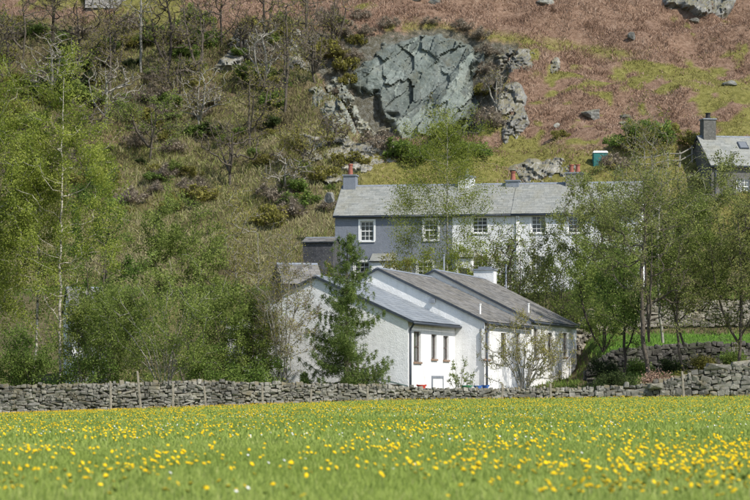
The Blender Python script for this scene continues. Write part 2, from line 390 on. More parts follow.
def f_lawn(x, y):
    return sstep(11, 12.5, x)*sstep(121, 121.6, y)*(1-sstep(133, 137, y))
ys = np.concatenate([np.arange(JY, 240, .5), np.arange(240, 430, 6), [470, 550, 700]])
xs = np.concatenate([np.arange(-260, -50, 14), np.arange(-50, 50, .5), np.arange(50, 261, 14)])
sheet('hillside', xs, ys, M['hill'], {'green': f_green, 'scrub': f_scrub, 'lawn': f_lawn})
sheet('meadow', np.concatenate([np.arange(-260, -24, 12), np.arange(-24, 24, .8), np.arange(24, 261, 12)]),
      np.concatenate([np.arange(-200, 4, 12), np.arange(5, JY, 1.2), [JY]]), M['meadow'])

# ------------------------------------------------------------------ stones and walls
def stone_proto(k):
    r = np.random.default_rng(100+k); import bmesh
    bm = bmesh.new(); n = 13
    p = r.normal(size=(n, 3)); p /= np.abs(p).max(1)[:, None]**.75*np.linalg.norm(p, axis=1)[:, None]**.25
    p *= r.uniform(.42, .54, (n, 1))
    corners = np.array([[a, b, c] for a in (-1,1) for b in (-1,1) for c in (-1,1)])*.43*r.uniform(.8, 1.1, (8, 3))
    for q in np.vstack([p, corners]): bm.verts.new(q)
    res = bmesh.ops.convex_hull(bm, input=bm.verts)
    bmesh.ops.delete(bm, geom=[v for v in bm.verts if not v.link_faces], context='VERTS')
    me = bpy.data.meshes.new('stone'); bm.to_mesh(me); bm.free(); return me
STONES = [stone_proto(k) for k in range(14)]
SV = []; SF = []
for me in STONES:
    v = np.empty(len(me.vertices)*3); me.vertices.foreach_get('co', v); SV.append(v.reshape(-1, 3))
    SF.append(np.array([list(p.vertices) for p in me.polygons if len(p.vertices) == 3]))
def rotm(ax, ay, az):
    cx, sx, cy, sy, cz, sz = math.cos(ax), math.sin(ax), math.cos(ay), math.sin(ay), math.cos(az), math.sin(az)
    return np.array([[cz,-sz,0],[sz,cz,0],[0,0,1]]) @ np.array([[cy,0,sy],[0,1,0],[-sy,0,cy]]) @ np.array([[1,0,0],[0,cx,-sx],[0,sx,cx]])
def stone_wall(name, path, heights, thick, label, mat, nparts=300, seed=1, mean=(.20, .11), cap=True, base_dip=.12, singles=True):
    """path: (x,y) points; heights at the points; stones laid course by course round a rubble core"""
    r = np.random.default_rng(seed); path = np.array(path, float); seg = np.linalg.norm(np.diff(path, axis=0), axis=1)
    S = np.concatenate([[0], np.cumsum(seg)]); L = S[-1]
    at = lambda s: np.array([np.interp(s, S, path[:, 0]), np.interp(s, S, path[:, 1])])
    hh = lambda s: np.interp(s, S, heights)
    mid = at(L/2); root = empty(name, (mid[0], mid[1], float(gz(*mid))), label, 'stone wall')
    ro = wloc(root)
    # core
    n = max(4, int(L/.6)); V = []; Fq = []
    for i in range(n+1):
        s = L*i/n; p = at(s); d = at(min(L, s+.1))-at(max(0, s-.1)); d /= np.linalg.norm(d)+1e-9; nn = np.array([-d[1], d[0]])
        z0 = float(gz(*p))-.25; z1 = float(gz(*p))+hh(s)-.09
        for sx, z in ((-1, z0), (-1, z1), (1, z1), (1, z0)):
            q = p+nn*sx*(thick/2-.11)*(1 if z == z0 else .85); V.append((q[0], q[1], z))
    for i in range(n):
        for k in range(3): a = i*4+k; Fq.append((a, a+1, a+5, a+4))
    child_np('core', V, np.array(Fq), M['core'], root)
    items = []
    for side in (-1, 1):
        zc = -base_dip
        while zc < max(heights):
            h = mean[1]*r.uniform(.7, 1.4); s = -r.uniform(0, .3)
            while s < L:
                l = mean[0]*r.lognormal(0, .5)
                sc_ = min(max(s+l/2, 0), L); H = hh(sc_)
                if zc + h*.6 < H:
                    p = at(sc_); d = at(min(L, sc_+.15))-at(max(0, sc_-.15)); d /= np.linalg.norm(d)+1e-9; nn = np.array([-d[1], d[0]])
                    dep = min(thick*.6, .3)*r.uniform(.8, 1.15); bat = 1-.15*max(zc, 0)/max(H, .3)
                    q = p + nn*side*(thick/2*bat-dep*.42+r.normal(0, .022))
                    items.append((q[0], q[1], float(gz(*p))+zc+h/2+r.normal(0, .018), l*1.06, dep, h*r.uniform(.8, 1.5), math.atan2(d[1], d[0]), r.normal(0, .2), r.normal(0, .17), side))
                s += l*.97
            zc += h*.93
    if cap:
        s = 0
        while s < L:
            l = mean[0]*r.uniform(.5, 1.25); H = hh(min(s+l/2, L)); p = at(min(s+l/2, L)); d = at(min(L, s+.2))-at(max(0, s-.2)); d /= np.linalg.norm(d)+1e-9
            h = mean[1]*r.uniform(1.0, 1.9)
            if H > .15: items.append((p[0], p[1], float(gz(*p))+H+h*.18, l*1.05, thick*r.uniform(.8, 1.05), h, math.atan2(d[1], d[0]), r.normal(0, .18), r.normal(0, .16), 0))
            s += l*.97
    # near-side (facing the camera) in-frame stones first, largest first
    def vis(it):
        px = 375+it[0]/it[1]*F
        return (0 if (it[9] != 1 and -5 < px < 755) else 1, -it[3]*it[5])
    # path runs left to right, so side -1 faces the camera
    items.sort(key=vis)
    for me in STONES:
        if not me.materials: me.materials.append(mat)
    n_single = min(nparts, len(items)) if singles else 0
    meshes = {}
    for it in items[:n_single]:
        k = r.integers(len(STONES)); key = (k, mat.name)
        if key not in _stone_cache:
            me = STONES[k].copy(); me.materials.clear(); me.materials.append(mat); _stone_cache[key] = me
        o = link('stone', _stone_cache[key], root); o.location = np.array(it[:3])-ro
        o.rotation_euler = (it[7], it[8], it[6]+(math.pi if r.random() < .5 else 0)); o.scale = (it[3], it[4], it[5])
    V = []; Fs = []; rn = []; k0 = 0
    for it in items[n_single:]:
        k = r.integers(len(STONES)); v = (SV[k]*np.array(it[3:6]))@rotm(it[7], it[8], it[6]).T+np.array(it[:3])
        V.append(v); Fs.append(SF[k]+k0); k0 += len(v); rn.append(np.full(len(SF[k]), r.random()))
    if V: child_np('stones', np.vstack(V), np.vstack(Fs), mat, root, rnd=np.concatenate(rn), kind='stuff')
    return root
_stone_cache = {}
WP = [(-150, 97), (0, 98), (100, 98.3), (200, 98.8), (300, 99.4), (370, 99.8), (420, 100), (500, 100.2), (592, 100.4)]
WH = [1.10, 1.08, 1.04, 1.0, .74, .58, .42, .34, .34]
stone_wall('dry_stone_wall', [(X(a, b), b) for a, b in WP], WH, .62, 'long grey dry stone wall running along the far edge of the meadow', M['wallstone'], 300, 3)
W2 = [(596, 100.4), (640, 100.4), (665, 100.3), (690, 100.2), (707, 100.1), (740, 100), (890, 99.5)]
stone_wall('dry_stone_wall', [(X(a, b), b) for a, b in W2], [.34, .42, .6, .78, 1.05, 1.25, 1.3], .7, 'pale rubble wall rising to a slab top at the meadow\'s right corner', M['wallstone'], 300, 5, mean=(.25, .15))
W3 = [(588, 120.9), (640, 120.9), (690, 120.9), (860, 120.9)]
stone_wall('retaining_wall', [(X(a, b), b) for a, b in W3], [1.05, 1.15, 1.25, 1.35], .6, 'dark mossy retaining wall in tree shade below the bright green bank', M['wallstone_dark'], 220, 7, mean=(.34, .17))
W4 = [(575, 134), (600, 136.6), (640, 136.9), (700, 137), (860, 137)]
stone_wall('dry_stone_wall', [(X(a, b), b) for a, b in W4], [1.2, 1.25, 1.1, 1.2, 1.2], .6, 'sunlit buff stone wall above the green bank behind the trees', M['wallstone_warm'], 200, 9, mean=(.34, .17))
# capping slab on the right-hand wall
def boulder_mesh(seed, sub=3, rough=.5, cuts=16):
    import bmesh
    r = np.random.default_rng(seed); bm = bmesh.new(); bmesh.ops.create_icosphere(bm, subdivisions=sub, radius=.5)
    v = np.array([q.co[:] for q in bm.verts])
    for _ in range(cuts):
        n = r.normal(size=3); n /= np.linalg.norm(n); d = r.uniform(.22, .40); h = v@n-d; v = v-np.outer(np.maximum(h, 0), n)*.92
    v += (r.random((len(v), 3))-.5)*rough*.06
    for q, c in zip(bm.verts, v): q.co = c
    me = bpy.data.meshes.new('boulder'); bm.to_mesh(me); bm.free(); return me
def boulder(px, py, wpx, hpx, label, mat, seed, Y=None, name='boulder', rot=0, group=None, sink=.25):
    if Y is None: Y = float(hit(px, py+hpx*.35)[0])
    me = boulder_mesh(seed); me.materials.append(mat); o = link(name, me)
    wd, h = wpx/F*Y, hpx/F*Y
    o.location = (X(px, Y), Y, CZ+(HY-py)/F*Y - h*sink*.3); o.scale = (wd*1.12, max(wd, h)*.95, h*1.3); o.rotation_euler = (0, rot, 0)
    return tag(o, label, 'rock', group)

# ------------------------------------------------------------------ crags
def poly_sd(px, py, poly):
    """signed distance (px) to a closed outline, positive inside"""
    p = np.stack([px.ravel(), py.ravel()], 1); d = np.full(len(p), 1e9); ins = np.zeros(len(p), bool); q = np.array(poly, float)
    for k in range(len(q)):
        a, b = q[k], q[(k+1) % len(q)]; ab = b-a; t = np.clip(((p-a)@ab)/(ab@ab), 0, 1); d = np.minimum(d, np.linalg.norm(p-a-t[:, None]*ab, axis=1))
        c = (a[1] > p[:, 1]) != (b[1] > p[:, 1]); xi = a[0]+(p[:, 1]-a[1])/(b[1]-a[1]+1e-12)*ab[0]; ins ^= c & (p[:, 0] < xi)
    return np.where(ins, d, -d).reshape(px.shape)
def cells(r, x, z, size, asp, dip, amp, slope, warp, seed):
    """broken rock: every cell of a stretched, tilted Voronoi pattern is its own plane"""
    ca, sa = math.cos(dip), math.sin(dip); ux = (x*ca+z*sa)/asp; uz = -x*sa+z*ca
    wx = (fbm(x, z, size*1.6, 3, seed)-.5)*warp*size; wz = (fbm(x, z, size*1.6, 3, seed+5)-.5)*warp*size
    pts = np.stack([(ux+wx).ravel(), (uz+wz).ravel()], 1); lo, hi = pts.min(0), pts.max(0); K = max(8, int(np.prod(hi-lo)/size**2)); c = r.uniform(lo, hi, (K, 2))
    best = np.full(len(pts), 1e9); bi = np.zeros(len(pts), int)
    for k in range(K):
        d = np.abs(pts-c[k]).sum(1); m = d < best; best[m] = d[m]; bi[m] = k
    off = r.normal(0, amp, K); sl = r.normal(0, slope, (K, 2)); d = pts-c[bi]; sl[:, 1] += .03
    return (off[bi]+(d*sl[bi]).sum(1)).reshape(x.shape), r.random(K)[bi].reshape(x.shape)
def crag(poly, label, mat, seed, offmax=2.2, cell=1.4, facet=.3, dip=.7, res=.14, asp=2.0, edge=22, fine=.1, rag=26, sm=1.0):
    """rock face standing out of the hillside, its ragged rim running out into the turf"""
    r = np.random.default_rng(seed); q = np.array(poly, float); m = 14
    px0, py0 = q.min(0)-m; px1, py1 = q.max(0)+m; Yc = float(hit((px0+px1)/2, (py0+py1)/2)[0]); k = Yc/F
    nx = int((px1-px0)*k/res)+2; ny = int((py1-py0)*k/res)+2; px, py = np.meshgrid(np.linspace(px0, px1, nx), np.linspace(py1, py0, ny))
    Yh = hit(px.ravel(), py.ravel(), 166, 330).reshape(px.shape); x = (px-375)*k; z = (HY-py)*k
    sd = poly_sd(px, py, poly)+(fbm(x, z, 2.4, 4, seed+20)-.5)*rag
    f1, c1_ = cells(r, x, z, cell, asp, dip, facet, .30*sm, .8, seed); f2, c2_ = cells(r, x, z, cell*.45, asp, dip+.2, facet*.22*sm, .34*sm, .8, seed+2); f3, c3_ = cells(r, x, z, cell*.2, 1.8, dip, fine*.28*sm, .42*sm, .6, seed+4)
    st = sstep(-2, edge, sd); v = (py1-py)/(py1-py0)
    off = st*(offmax*(.35+.85*v)+f1+f2+(fbm(x*.8+z*.6, z*.8-x*.6, 1.8, 4, seed+30)-.5)*1.5)+sstep(-4, 6, sd)*f3 + sstep(-6, 5, sd)*.42-.30 - sstep(0, -9, sd)*1.3
    V = np.stack([((px-375)/F*Yh).ravel(), (Yh-off).ravel(), (CZ+(HY-py)/F*Yh).ravel()], 1)
    i = (np.arange(ny-1)[:, None]*nx+np.arange(nx-1)[None, :]).ravel(); Fq = np.stack([i, i+1, i+1+nx, i+nx], 1); Fq = Fq[sd.ravel()[Fq].max(1) > -8]; Fq = Fq[np.ptp(Yh.ravel()[Fq], axis=1) < 1.6]
    rn = np.clip(.5*c1_+.3*c2_+.2*c3_, 0, 1).ravel()[Fq[:, 0]]*.9
    og = np.array([((px0+px1)/2-375)*k, Yc, CZ+(HY-(py0+py1)/2)*k]); o = link('rock_outcrop', mesh_np('rock_outcrop', V, Fq, mat, rnd=rn, origin=og)); o.location = og
    return tag(o, label, 'rock')
def quarry_face():
    r = np.random.default_rng(21); res = .11; xs_ = np.arange(QL-1.1, QR+1.0, res); zs_ = np.arange(18.8, 36.5, res); x, z = np.meshgrid(xs_, zs_)
    fl = 19.6+.06*13.5; y = q_base(x)+(z-fl)/2.3-.95
    yb0 = y.copy()
    f1, c1_ = cells(r, x, z, 2.6, 1.5, .95, .18, .13, .5, 21); f2, c2_ = cells(r, x, z, .95, 2.2, .95, .11, .17, .5, 22); f3, c3_ = cells(r, x, z, .34, 2.6, 1.1, .018, .10, .5, 23)
    # the big tilted slab at the lower right stands proud of the paler wall
    d = (x-4.2)*.72-(z-24.6)*.69+(fbm(x, z, 2.0, 3, 60)-.5)*.9; slab = sstep(-.06, .06, d)*.75
    y = y-f1-f2-f3-slab-(fbm(x, z, 1.2, 4, 61)-.5)*.2
    # the quarried surface dies back into the natural slope along a ragged rim
    sd = poly_sd(375+x/yb0*F, HY-(z-CZ)/yb0*F, [(354, 82), (361, 58), (380, 42), (408, 33), (440, 32), (466, 42), (477, 62), (474, 92), (464, 116), (444, 142), (405, 145), (392, 122), (372, 104)])+(fbm(x, z, 2.2, 4, 63)-.5)*34
    y = y+(1-sstep(-1, 7, sd))*1.5-sstep(0, 14, sd)*.1
    V = np.stack([x.ravel(), y.ravel(), z.ravel()], 1); nx = len(xs_); ny = len(zs_)
    i = (np.arange(ny-1)[:, None]*nx+np.arange(nx-1)[None, :]).ravel(); Fq = np.stack([i, i+1, i+1+nx, i+nx], 1)
    g = gz(V[:, 0], yb0.ravel()+1.15, False)-V[:, 2]+(fbm(x, z, 1.5, 3, 62).ravel()-.5)*1.6; Fq = Fq[(g[Fq].min(1) > -.1) & (sd.ravel()[Fq].max(1) > -5)]
    rn = np.clip(.55*c1_+.25*c2_+.2*c3_-.22*slab/.75+.1, 0, 1).ravel()[Fq[:, 0]]*.95; og = np.array([4.0, 203.0, 20.0])
    o = link('rock_outcrop', mesh_np('rock_outcrop', V, Fq, M['rock'], rnd=rn, origin=og)); o.location = og
    tag(o, 'big smooth grey-green quarried rock face on the hillside', 'rock')
quarry_face()
crag([(312, 92), (332, 74), (350, 78), (362, 98), (372, 122), (398, 134), (380, 142), (345, 138), (318, 126)], 'broken mossy crag stepping down left of the green quarry face', M['rock_mix'], 23, .9, 1.3, .30, .6, .12, 1.8, 6, .12, 40)
crag([(296, 140), (330, 132), (365, 136), (402, 134), (412, 150), (396, 162), (350, 166), (310, 164)], 'ragged ledge of dark stones under the mossy crag', M['rock_grey'], 24, .6, .8, .26, .1, .12, 2.4, 4, .15, 30)
crag([(500, 88), (515, 82), (528, 96), (530, 120), (520, 138), (506, 140), (500, 122), (498, 104)], 'dark fissured outcrop at the right foot of the quarry face', M['rock_grey'], 25, .9, 1.1, .36, 1.0, .12, 1.6, 5, .16, 30)
crag([(492, 56), (512, 44), (530, 46), (552, 58), (562, 68), (540, 74), (512, 76), (496, 70)], 'low pale grey outcrop on the bracken slope right of the quarry', M['rock_grey'], 27, .5, .9, .26, -.6, .12, 1.8, 4, .12, 28)
crag([(655, -18), (690, -20), (730, -18), (742, 0), (726, 16), (700, 20), (684, 10), (662, 8)], 'grey crag cut off by the upper right edge of the picture', M['rock_grey'], 29, .9, .9, .3, .3, .13, 1.6, 5, .1, 20)
crag([(205, 70), (220, 46), (250, 32), (276, 40), (270, 60), (240, 74)], 'grey scrub-grown outcrop among bare trees at upper left', M['rock_grey'], 31, .7, .8, .3, .8, .14, 2, 10, .12, 34)
crag([(258, 66), (270, 34), (300, 20), (330, 30), (322, 56), (290, 72)], 'brownish outcrop above and left of the quarry face', M['rock_grey'], 35, .6, .8, .3, -.6, .14, 2, 10, .12, 36)
crag([(508, 170), (530, 160), (560, 163), (578, 172), (560, 182), (524, 182)], 'line of dark broken stones just above the terrace roof', M['rock_grey'], 33, .35, .5, .2, .1, .11, 1.8, 3, .14, 26)
crag([(290, 176), (310, 168), (340, 172), (345, 182), (320, 188), (296, 186)], 'low rubble patch left of the grey cottage chimney', M['rock_grey'], 37, .35, .5, .2, .1, .12, 1.8, 3, .14, 26)
boulder(592, 114, 26, 12, 'pale flat-topped boulder on the open slope above the teal box', M['rock_grey'], 41)
boulder(625, 116, 12, 6, 'small pale boulder right of the flat-topped one', M['rock_grey'], 42)
boulder(622, 123, 10, 4, 'thin flat stone below the small pale boulder', M['rock_grey'], 43)
boulder(557, 125, 9, 6, 'rounded stone low on the grass left of the flat-topped boulder', M['rock_grey'], 44)
boulder(415, -1, 0.1+14, 8, 'grey boulder at the top edge above the quarry', M['rock_grey'], 45, name='boulder')
boulder(436, 2, 16, 8, 'pale block at the top edge right of the quarry', M['rock_grey'], 46)
boulder(632, 36, 10, 8, 'small dark boulder in the middle of the red bracken', M['rock_grey'], 47)
boulder(545, 1, 22, 8, 'low pale rock at the top edge on the bracken', M['rock_grey'], 48)
boulder(695, 20, 14, 6, 'small rocks below the upper right crag', M['rock_grey'], 49)
boulder(730, 83, 16, 6, 'flat rock high on the right-hand bracken slope', M['rock_grey'], 50)
boulder(330, 198, 12, 11, 'round pale boulder beside the grey cottage\'s gable', M['rock_grey'], 51, Y=170)
boulder(372, 188, 16, 7, 'mossy rock showing just over the grey cottage\'s ridge', M['rock_grey'], 52, Y=174)
for px, py, wm, hm, ry, k, lab in ((722, 368, 1.5, .26, .10, 3, 'long pale slab lying on top of the right-hand wall'), (742, 364, .9, .24, -.1, 7, 'short pale slab at the right end of the wall top'), (655, 386, .6, .2, -.06, 11, 'pale flat stone on the low part of the right-hand wall')):
    me = STONES[k].copy(); me.materials.clear(); me.materials.append(M['wallstone']); o = link('slab_stone', me); o.location = P(px, py, 100.1); o.scale = (wm*1.1, .75, hm*1.25); o.rotation_euler = (0, ry, .1); tag(o, lab, 'rock')

# ------------------------------------------------------------------ buildings
def nrm(v): v = np.array(v, float); return v/np.linalg.norm(v)
def v3(v2, z=0): return np.array([v2[0], v2[1], z])
def slates(parent, O, u, s, Lr, S, mat, seed, wmean=.3, expo=.24, th=.014, name='slates'):
    r = np.random.default_rng(seed); O, u, s = np.array(O, float), nrm(u), nrm(s); n = np.cross(u, s); n /= np.linalg.norm(n)
    if n[2] < 0: n = -n
    V = []; k = 0; c = 0; rn = []
    nc = int(math.ceil(S/expo)); expo = S/nc
    for j in range(nc):
        x = -r.uniform(0, wmean); ww = wmean*(1.15-.3*j/nc); band = r.normal(0, .06)
        while x < Lr:
            wd = ww*r.uniform(.65, 1.4); x0, x1 = max(x, 0)+.004, min(x+wd, Lr)-.004
            if x1-x0 > .04:
                lift = r.uniform(.016, .024); a0 = j*expo-r.uniform(0, .018); a1 = min(j*expo+expo*1.25, S)
                for (xx, aa, dd) in ((x0, a0, lift-th), (x1, a0, lift-th), (x1, a1, 0), (x0, a1, 0), (x0, a0, lift), (x1, a0, lift+r.normal(0, .004)), (x1, a1, th*.6), (x0, a1, th*.6)):
                    V.append(O+u*xx+s*aa+n*dd)
                rn += [float(np.clip(r.random()*.9+.05+band, 0, 1))]*4; c += 1
            x += wd
    b = np.arange(c)[:, None]*8
    Fq = np.stack([b+np.array(q) for q in ((4,5,6,7),(0,1,5,4),(1,2,6,5),(3,0,4,7))], 1).reshape(-1, 4)
    return child_np(name, np.array(V), Fq, mat, parent, rnd=rn, kind='stuff')
def wall_open(mb, O, u, L, z0, z1, opens, nin, depth=.14):
    """rectangular wall face with openings [(s0,s1,za,zb)], reveals going inwards along nin"""
    O = np.array(O, float)[:2]; u = nrm(u)[:2]; nin = nrm(nin)[:2]
    ss = sorted(set([0, L]+[q for o in opens for q in o[:2]])); zs = sorted(set([z0, z1]+[q for o in opens for q in o[2:]]))
    pt = lambda s, z, d=0: (*(O+u*s+nin*d), z)
    for i in range(len(ss)-1):
        for j in range(len(zs)-1):
            cs, cz_ = (ss[i]+ss[i+1])/2, (zs[j]+zs[j+1])/2
            if any(o[0] < cs < o[1] and o[2] < cz_ < o[3] for o in opens): continue
            mb.poly([pt(ss[i], zs[j]), pt(ss[i+1], zs[j]), pt(ss[i+1], zs[j+1]), pt(ss[i], zs[j+1])])
    for a, b, c, d in opens:
        mb.poly([pt(a, c), pt(a, d), pt(a, d, depth), pt(a, c, depth)]); mb.poly([pt(b, c), pt(b, d), pt(b, d, depth), pt(b, c, depth)])
        mb.poly([pt(a, d), pt(b, d), pt(b, d, depth), pt(a, d, depth)]); mb.poly([pt(a, c), pt(b, c), pt(b, c, depth), pt(a, c, depth)])
def window(root, O, u, nin, o, fm, sill, style='sash', glass=None, surround=False, depth=.14):
    O = np.array(O, float)[:2]; u = nrm(u)[:2]; nin = nrm(nin)[:2]; a, b, c, d = o
    pt = lambda s, z, dd=0: np.array([*(O+u*s+nin*dd), z]); U = v3(u); N = v3(nin); Z = np.array([0, 0, 1.])
    wd, h = b-a, d-c; t = .07
    f = MB(); q = depth-.05
    for (s, z, ws, hz) in ((a, c, t, h), (b-t, c, t, h), (a+t, c, wd-2*t, t), (a+t, d-t, wd-2*t, t)):
        f.obox(pt(s+.002, z+.002, q), U*(ws-.004), N*.06, Z*(hz-.004))
    win = f.build('window', fm, root)
    g = MB().obox(pt(a+t, c+t, q+.03), U*(wd-2*t), N*.012, Z*(h-2*t)); g.build('pane', glass or M['glass'], win)
    bars = MB(); zm = c+h*.5
    if style in ('sash', 'grid'): bars.obox(pt(a+t, zm-.03, q-.005), U*(wd-2*t), N*.035, Z*.06)
    if style == 'grid':
        for k in (1, 2): bars.obox(pt(a+t+(wd-2*t)*k/3-.014, c+t, q+.004), U*.028, N*.024, Z*(h-2*t))
        for k in (.25, .75): bars.obox(pt(a+t, c+h*k-.014, q+.008), U*(wd-2*t), N*.022, Z*.028)
    if bars.v: bars.build('glazing_bar', fm, win)
    if surround:
        s = MB(); k = .12
        s.obox(pt(a-k, c, -.02), U*k, N*.022, Z*(h+k)); s.obox(pt(b, c, -.02), U*k, N*.022, Z*(h+k)); s.obox(pt(a, d, -.02), U*wd, N*.022, Z*k)
        s.build('surround', M['white_paint'], win)
    MB().obox(pt(a-.08, c-.08, -.06), U*(wd+.16), N*.10, Z*.08).build('sill', sill, win)
    return win
def house(name, label, A, a, b, L, W, z0, ze, zr, wm, front=(), rm=None, fm=None, sill=None, style='sash', over=.12, verge=.08, seed=1, gutter=True, pipes=(), surround=False,
          slate_w=.3, expo=.24, ridge_m=None, glass=None, cat='house', back=True, trim=None, ends=(True, True), pipem=None):
    """A: front-left corner (x,y); a: ridge direction; b: direction from front eave wall to back"""
    A = np.array(A, float); a = nrm(a); b = nrm(b); root = empty(name, (*A, z0), label, cat)
    mb = MB(); wall_open(mb, A, a, L, z0, ze, [o[:4] for o in front], b)
    pt = lambda s, d, z: (*(A+a*s+b*d), z)
    for s in (0, L): mb.poly([pt(s, 0, z0), pt(s, W, z0), pt(s, W, ze), pt(s, W/2, zr), pt(s, 0, ze)])
    mb.poly([pt(0, W, z0), pt(L, W, z0), pt(L, W, ze), pt(0, W, ze)])
    mb.build('wall', wm, root)
    gl = glass or [None]
    for k, o in enumerate(front): window(root, A, a, b, o[:4], fm, sill, o[4] if len(o) > 4 else style, (o[5] if len(o) > 5 else None), surround)
    # roof boards
    hw = W/2; run = math.hypot(hw, zr-ze); sf = np.array([*(b*hw), zr-ze])/run; sb = np.array([*(-b*hw), zr-ze])/run
    v0, v1 = (verge if ends[0] else -.001), (verge if ends[1] else -.001)
    Lr = L+v0+v1; th = .07; U = v3(a)
    Of = np.array(pt(-v0, 0, ze))+np.array([0, 0, .02])-sf*over; Ob = np.array(pt(-v0, W, ze))+np.array([0, 0, .02])-sb*over
    rf = MB(); S = run+over
    nf = np.cross(U, sf); nf = nf if nf[2] > 0 else -nf; nb = np.cross(U, sb); nb = nb if nb[2] > 0 else -nb
    rf.hexa([Of, Of+U*Lr, Of+U*Lr+sf*S, Of+sf*S, Of+nf*th, Of+U*Lr+nf*th, Of+U*Lr+sf*S+nf*th, Of+sf*S+nf*th])
    rf.hexa([Ob, Ob+U*Lr, Ob+U*Lr+sb*(S-.01), Ob+sb*(S-.01), Ob+nb*th, Ob+U*Lr+nb*th, Ob+U*Lr+sb*(S-.01)+nb*th, Ob+sb*(S-.01)+nb*th])
    roof = rf.build('roof', trim or M['dark_paint'], root)
    slates(roof, Of+nf*(th+.004)+U*.002, U, sf, Lr-.004, S-.02, rm, seed, slate_w, expo)
    if back: slates(roof, Ob+nb*(th+.004)+U*.01, U, sb, Lr-.02, S-.02, rm, seed+50, slate_w*1.5, expo*1.5)
    # ridge tiles
    k = 0; x = 0; r = MB(); top = np.array(pt(-v0, hw, zr))+np.array([0, 0, .02+th/abs(nf[2])+.0])
    while x < Lr-.1:
        l = min(.45, Lr-x); p0 = top+U*(x+.006); p1 = top+U*(x+l-.006); dz = np.array([0, 0, .045]); q = .15
        Bf, Bb = -sf*q+nf*.03, -sb*q+nb*.03
        n0 = len(r.v); r.v += [tuple(z) for z in (p0+Bf, p0+dz, p0+Bb, p1+Bf, p1+dz, p1+Bb)]; r.f += [(n0, n0+1, n0+4, n0+3), (n0+1, n0+2, n0+5, n0+4), (n0, n0+2, n0+1), (n0+3, n0+4, n0+5)]
        x += l
    r.build('ridge_tiles', ridge_m or M['lead'], roof)
    # bargeboards at the near verge
    if verge > 0 and ends[0]:
        bb = MB()
        for s_, (O_, sd_, nn_) in enumerate(((Of, sf, nf), (Ob, sb, nb))):
            bb.obox(O_-U*.022-nn_*.03, U*.02, sd_*(S-.02), nn_*.11)
        bb.build('bargeboard', trim or M['dark_paint'], roof)
    if gutter:
        g = MB(); g0 = Of-v3(b)*.06+np.array([0, 0, -.03])
        g.tube(g0+U*.0, g0+U*Lr, .06, n=8); g.build('gutter', M['dark_paint'], root, smooth=True)
    for s in pipes:
        p = np.array(pt(s, -.07, 0)); d = MB(); d.tube((p[0], p[1], z0), (p[0], p[1], ze-.35), .045); 
        q = Of[2]-.06; d.tube((p[0], p[1], ze-.35), (*(p[:2]-b*(over*.6)), q), .045); d.build('downpipe', pipem or M['dark_paint'], root, smooth=True)
    return root
def chimney(root, c, a, wa, wb, z0, z1, mat, pots=(), potm=None, cap=True):
    a = nrm(a)[:2]; b = np.array([-a[1], a[0]]); c = np.array(c, float); U, W_ = v3(a), v3(b)
    mb = MB().obox(v3(c-a*wa/2-b*wb/2, z0), U*wa, W_*wb, [0, 0, z1-z0]); ch = mb.build('chimney', mat, root)
    if cap:
        MB().obox(v3(c-a*(wa/2+.06)-b*(wb/2+.06), z1), U*(wa+.12), W_*(wb+.12), [0, 0, .09]).build('cap', M['lead'], ch)
    for s, h, r in pots:
        p = c+a*s; l = MB(); l.lathe((p[0], p[1], z1+.09), [(r*1.15, 0), (r*1.05, .06), (r*.9, h*.5), (r*.85, h*.85), (r*1.1, h*.88), (r*1.1, h), (r*.75, h), (r*.7, h-.08)]); l.build('chimney_pot', potm or M['terracotta'], ch, smooth=False)
    return ch
e = np.array([.28, .96]); bb_ = np.array([-.96, .28])
# --- the white house: three stepped ranges
A2 = np.array([X(485, 112), 112.0])
def along(A, px, d=e):    # distance along d from A to reach image column px
    k = (px-375)/F; return (k*A[1]-A[0])/(d[0]-k*d[1])
Zat = lambda py, Y: CZ+(HY-py)/F*Y
L2 = along(A2, 531); A3 = A2+e*L2; L3 = along(A2, 576.5)-L2
t1 = along(A2, 455, bb_); E1 = A2+bb_*t1; L1 = -along(E1, 408, -e)*-1; L1 = along(E1, 408, -e); A1 = E1-e*L1
def wins(A, specs):
    o = []
    for px, y0, y1, wd, *rest in specs:
        s = along(A, px); Y = (A+e*s)[1]; o.append((s-wd/2, s+wd/2, Zat(y1, Y), Zat(y0, Y), *rest))
    return o
t_ap2 = along(A2, 378, bb_); zr2 = Zat(270, (A2+bb_*t_ap2)[1]); ze2 = Zat(322, A2[1])
t_ap3 = along(A3, 434, bb_); zr3 = Zat(271.5, (A3+bb_*t_ap3)[1]); ze3 = Zat(321, A3[1])
t_ap1 = along(A1, 316, bb_); zr1 = Zat(278, (A1+bb_*t_ap1)[1]); ze1 = Zat(320.5, A1[1])
h1 = house('white_house', 'white roughcast house range with smooth blue-grey roof, nearest the meadow', A1, e, bb_, L1, 2*t_ap1, -.8, ze1, zr1, M['white'],
      wins(A1, [(417.3, 331.5, 362, 1.16, 'sash', M['glass_mid']), (434, 334.5, 359, 0.92, 'plain', M['glass_mid']), (446, 336, 360, 0.98, 'sash', M['glass_mid'])]), M['slate_blue'], M['brown_paint'], M['sill'], over=.25, verge=.10, seed=11, pipes=(.18,), slate_w=.45, expo=.3, ends=(True, False))
h2 = house('white_house', 'taller white house range with brown slates and black corner downpipe', A2, e, bb_, L2, 2*t_ap2, -.8, ze2, zr2, M['white'],
      wins(A2, [(487, 329, 359, 1.04, 'sash', M['glass_mid']), (503.5, 333, 355, 1.04, 'sash', M['glass_mid']), (518, 333, 358, 0.98, 'sash', M['glass_mid'])]), M['slate_brown'], M['brown_paint'], M['sill'], over=.15, verge=.10, seed=12, pipes=(.12,), ends=(True, False))
